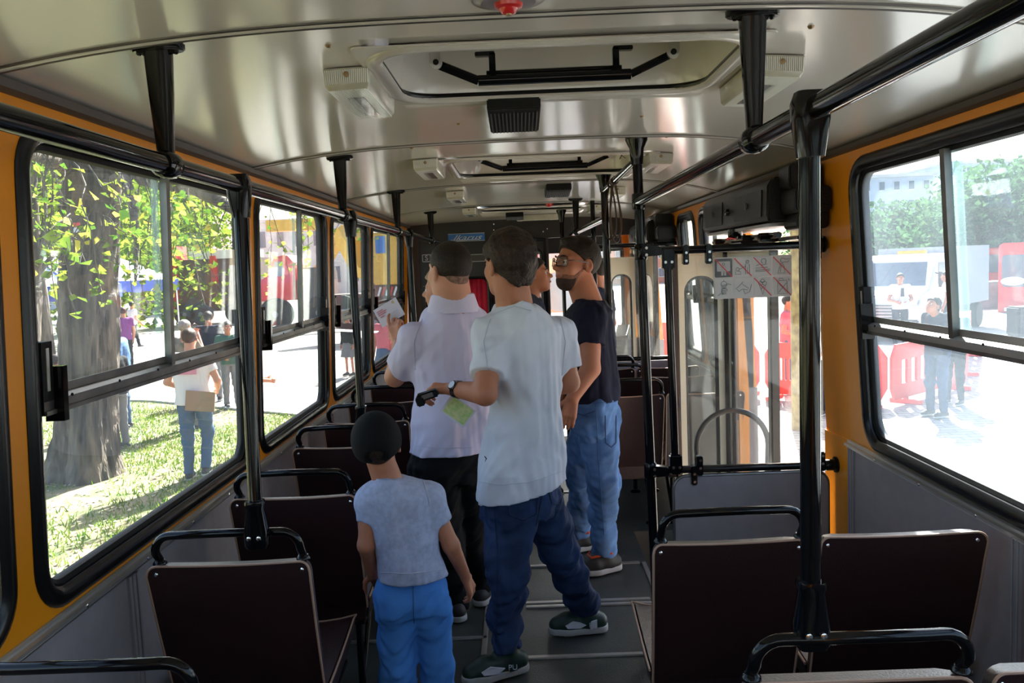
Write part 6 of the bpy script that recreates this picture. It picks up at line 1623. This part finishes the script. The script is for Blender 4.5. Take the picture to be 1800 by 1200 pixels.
MB().bx(-.2, .55, 1.9, 2.1, 2.33, 2.42).build('beacon_bar', 'lamp_amber', t, smooth=False, bevel=.02)
MB().bx(-1.15, 1.15, 3.0, 5.8, .8, 2.50).build('box_body', 'truck_grey', t, smooth=False)
for x_ in (-.95, .95):
    for y_ in (.75, 5.2): wheel(x_, y_, .38, .38, t, .24)
MB().bx(1.03, 1.06, 1.95, 2.08, 1.18, 1.22).bx(1.03, 1.06, 2.75, 2.85, 1.18, 1.22).build('door_handle', 'bumper', t, smooth=False)
# red buses
def red_bus(px0, px1, pyt, pyb, Y, label, name='bus', coach=False, rz=0.0, L=9, m='paint_red'):
    x0, x1 = X(px0, Y), X(px1, Y); zt2, zb2 = Z(pyt, Y, (px0 + px1) / 2), Z(pyb, Y, (px0 + px1) / 2); w = x1 - x0; zt2 -= G; zb2 -= G
    b = empty(name, ((x0 + x1) / 2, Y, G), rz, label, 'bus'); hh = zt2 - zb2
    MB().prism(rrect(-w / 2, w / 2, zb2, zt2, .18, 3), lambda u, v, ww: (u, ww, v), L).build('body', m, b, smooth=False, bevel=.04)
    MB().prism(rrect(-w / 2 + .12, w / 2 - .12, zb2 + hh * .42, zt2 - hh * .16, .12, 3), lambda u, v, ww: (u, -.03 + ww, v), .05).build('windscreen', 'pane_dark', b, smooth=False)
    MB().bx(-w / 2 + .2, w / 2 - .2, -.05, .0, zb2 + hh * .10, zb2 + hh * .15).build('bumper', 'paint_white', b, smooth=False)
    for sx in (-1, 1):
        for k in range(5): MB().bx(sx * w / 2 - .02, sx * w / 2 + .02, .5 + k * L / 5.4, .5 + k * L / 5.4 + L / 6.2, zb2 + hh * .45, zt2 - hh * .15).build('side_window', 'pane_dark', b, smooth=False)
        wheel(sx * (w / 2 - .15), 1.6, .5, .5, b, .3); wheel(sx * (w / 2 - .15), L - 2, .5, .5, b, .3)
    return b
red_bus(1706, 1766, 436, 510, 42, 'red bus parked far behind, beyond the concrete block on the right', L=6)
b = red_bus(1765, 1900, 424, 560, 30, 'red coach with a large dark windscreen at the right edge of the right window', rz=RAD(-32), L=7)
MB().prism([(.4 * math.cos(t_), .16 * math.sin(t_)) for t_ in np.linspace(0, 6.1, 16)], lambda u, v, w: (-.9 + u, -.06 + w, 1.15 + v), .03).build('badge', 'metal_white', b, smooth=False)
red_bus(955, 1066, 452, 612, 19.0, 'orange and white bus standing ahead beyond the windscreen', m='paint_orange')
ob = [o for o in bpy.data.objects if o.name.startswith('bus') and o.get('label', '').startswith('orange')][0]
MB().bx(-.75, .75, -.06, -.03, .45, 1.35).build('white_panel', 'paint_white', ob, smooth=False)
red_bus(888, 948, 380, 600, 24.0, 'tall red vehicle ahead behind the bulkhead door glass')
# concrete block, black bin
cb = WZ(1745, 548, G); mat('concrete', (.40, .38, .36), .9, var=.2, vscale=2)
tag(MB().bx(-1.6, 1.9, 0, 1.2, 0, 1.05).build('concrete_block', 'concrete', loc=(cb.x, 33, G), bevel=.05), 'grey concrete block standing between the truck and the red bus', 'block')
cb = WZ(1795, 590, G); tag(MB().bx(-.35, .35, -.3, .3, 0, .8).build('black_bin', 'bumper', loc=(cb.x + .1, cb.y, G), bevel=.04), 'small black box on the ground at the right edge of the right window', 'box')

# ---- red plastic barriers
mat('barrier_red', (.80, .035, .03), .4, spec=.4)
def barrier(p0, p1, label, slots=8):
    p0, p1 = Vector((*p0, 0)), Vector((*p1, 0)); d = p1 - p0; L = d.length; 
    root = empty('safety_barrier', ((p0.x + p1.x) / 2, (p0.y + p1.y) / 2, G), math.atan2(d.y, d.x), label, 'barrier', 'red plastic barriers outside')
    h = .98; outer = [(-L / 2 + .10, .10), (L / 2 - .10, .10), (L / 2, .28), (L / 2, h - .2), (L / 2 - .14, h), (-L / 2 + .14, h), (-L / 2, h - .2), (-L / 2, .28)]
    holes = []; w = (L - .5) / slots
    for i in range(slots): 
        a = -L / 2 + .25 + i * w; holes.append(rrect(a + w * .22, a + w * .78, .34, h - .26, .02, 2))
    holed('panel', outer, holes, lambda u, v, ww: Vector((u, ww - .02, v)), .04, 'barrier_red', root)
    for s in (-1, 1): MB().bx(s * L * .32 - .04, s * L * .32 + .04, -.26, .26, 0, .07).bx(s * L * .32 - .04, s * L * .32 + .04, -.03, .03, .05, .14).build('foot', 'barrier_red', root, bevel=.01)
def gp(px, py): v = WZ(px, py, G); return (v.x, v.y)
barrier(gp(1566, 716), gp(1700, 678), 'red slotted barrier just behind the standing man in the right window', 7)
barrier(gp(1446, 715), gp(1560, 714), 'red barrier at the left edge of the right window', 3)
barrier(gp(1346, 700), gp(1436, 708), 'red barrier seen through the middle doorway', 5)
barrier(gp(1250, 690), gp(1335, 698), 'red barrier seen through the cream door leaf glass', 5)
barrier(gp(1690, 672), gp(1705, 618), 'red barrier seen end-on behind the two dark figures', 5)
barrier(gp(1090, 632), gp(1180, 640), 'red barrier seen through the front door glass', 5)
# timber post / pole through the doorway glass
wp = WZ(1318, 700, G); mat('mossy_wood', (.16, .13, .06), .9, col2=(.30, .28, .12), vscale=9)
tag(MB().tube([(0, 0, 0), (.01, 0, 4.6)], .16, 14).build('wooden_post', 'mossy_wood', loc=(wp.x, 11.5 * wp.x / wp.x, G)), 'mossy wooden post seen through the middle door glass', 'post')
# ================================================================== people outside
mat('cloth_blue', (.05, .13, .32), .85); mat('cloth_purple', (.16, .02, .16), .85); mat('cloth_green', (.03, .09, .06), .85); mat('cloth_camo', (.20, .17, .14), .9, col2=(.05, .07, .05), vscale=9)
mat('cloth_grey', (.16, .16, .17), .9); mat('denim_mid', (.05, .10, .20), .9); mat('cloth_warmwhite', (.72, .66, .68), .85); mat('cloth_orange', (.45, .14, .06), .85); mat('card_brown', (.32, .20, .12), .8); mat('bag_black', (.015, .015, .018), .7)  # white tops outdoors share one even warm white
def at_px(px, Y): return W(px, 620 if px < 900 else 600, Y).x
def out(label, px, Y, h, yaw, top, bottom, **kw):
    return simple_person(label, at_px(px, Y), Y, h, RAD(yaw), top, bottom, z0=G, **kw)
m1 = out('man in a pale pink-white t-shirt and jeans holding a brown clipboard on the lawn outside', 334, 9.9, 1.86, 8, 'cloth_warmwhite', 'denim_mid', hs='cropped', pose='step', hair='hair_brown', res=.010, fat=1.15, skin='skin_pale')
p = W(352, 705, 9.72); cb_ = tag(MB().box((0, 0, 0), (.34, .02, .24), rz=.1, ry=.12).build('clipboard', 'card_brown', loc=p), 'brown clipboard folder held at the back of the man on the lawn', 'clipboard')
MB().bx(-.11, .11, -.014, -.010, -.02, .10).build('shirt_print', 'print_red', cb_).location = (W(330, 655, 9.74) - p)
out('woman in a white t-shirt and jeans holding papers, half behind the left pole', 436, 11.2, 1.66, -60, 'cloth_warmwhite', 'denim_mid', pose='hold', hs='long', hair='hair_brown', res=.011)
out('man with a camouflage top and rucksack raising a camera, behind the clipboard man', 326, 13.2, 1.80, -20, 'cloth_camo', 'cloth_grey', pose='camera', hair='hair_grey', res=.012, longsleeve=False)
out('man in a dark blue t-shirt and brown trousers, back turned, under the twigs', 370, 16.3, 1.80, 10, 'cloth_navy', 'cloth_grey', pose='elbow', res=.012)
out('woman with long hair in a dark green top beside the window latch', 402, 15.4, 1.64, -150, 'cloth_green', 'cloth_grey', hs='long', hair='hair_brown', pose='elbow', res=.012, longsleeve=True)
out('man in a blue shirt looking down, right of the thick tree trunk', 212, 13.6, 1.80, 100, 'cloth_blue', 'denim_mid', pose='lookdown', hair='hair_grey', res=.011, longsleeve=True)
out('person in a black top and apron just right of the thick tree trunk', 197, 11.9, 1.62, 60, 'cloth_black', 'cloth_grey', pose='elbow', res=.012)
out('person in a purple shirt beneath the awning right of the trunk', 222, 22.0, 1.78, 40, 'cloth_purple', 'cloth_black', res=.016)
out('person in a white top and black trousers walking away across the sunlit paving', 238, 30.0, 1.72, -30, 'cloth_warmwhite', 'cloth_black', pose='walk', res=.018)
out('woman in black sitting figure left of the thick trunk, arm bent', 96, 11.2, 1.50, -40, 'cloth_black', 'cloth_black', pose='elbow', hair='hair_brown', res=.012)
out('walker in dark clothes at the far left edge of the nearest left window', 58, 24.0, 1.74, 20, 'cloth_black', 'cloth_black', pose='walk', res=.018)
out('walker in a pink top left of the thick trunk beneath the awning', 70, 25.0, 1.72, -20, 'cloth_pink', 'cloth_black', pose='walk', res=.018)
out('person in a long dark coat crossing the sunlit paving, third left window', 614, 19.5, 1.50, 150, 'cloth_black', 'cloth_grey', longsleeve=True, skirt=.9, res=.013, hair='hair_light')
out('woman in a bright pink top and denim skirt beyond the leaflet', 676, 17.0, 1.62, 160, 'cloth_pink', 'denim_mid', skirt=.8, hair='hair_brown', hs='long', res=.013)
out('person with a pushchair shape at the fourth left window edge', 655, 20.0, 1.60, 120, 'cloth_grey', 'cloth_black', res=.015) if False else None
# right side
m2 = out('man in a dark jacket with a rucksack looking down by the red barrier', 1648, 12.0, 1.80, 115, 'cloth_navy', 'denim_dark', pose='lookdown', res=.010, longsleeve=True, hair='hair_brown', hs='full')
v = at_px(1648, 12.0)
bp = empty('rucksack', (v + .20, 12.10, G + 1.22), RAD(115), 'dark rucksack on the back of the man by the red barrier', 'rucksack')
MB().box((0, 0, 0), (.30, .16, .44)).build('bag', 'bag_black', bp, bevel=.05, seg=3); MB().box((0, -.09, -.08), (.22, .06, .22)).build('pocket', 'bag_black', bp, bevel=.03)
out('fair-haired young person in dark clothes standing behind the man with the rucksack', 1678, 12.9, 1.62, 130, 'cloth_navy', 'cloth_black', pose='lookdown', res=.011, longsleeve=True, hair='hair_light')
tm = out('man in a white shirt and dark tie before the white truck, hands together', 1582, 21.2, 1.86, 165, 'cloth_warmwhite', 'cloth_navy', pose='hold', res=.014, hair='hair_dark')
q = at_px(1582, 21.2); MB().prism([(-.03, .42), (.03, .42), (.045, .05), (0, 0), (-.045, .05)], lambda u, v, w: (u, w, v), .02).build('tie', 'cloth_navy', tm[0], loc=(-.02, -.19, 1.06))
tag(MB().box((0, 0, 0), (.20, .02, .26), rx=-.6).build('papers', 'paper', loc=(q - .03, 20.86, G + 1.17)), 'white papers in the hands of the man in a tie', 'papers')
out('man in a white shirt and dark trousers standing side-on beside the truck', 1664, 22.0, 1.84, 60, 'cloth_warmwhite', 'cloth_navy', res=.014)
out('person in a pale pink top glimpsed through the middle doorway by the sign', 1384, 14.5, 1.74, -120, 'cloth_pink', 'denim_mid', pose='elbow', res=.013)
out('woman in a white top and spotted dark skirt between the black pole and yellow jamb', 1434, 12.5, 1.68, 140, 'cloth_warmwhite', 'cloth_navy', pose='elbow', res=.013, hair='hair_light', hs='long')
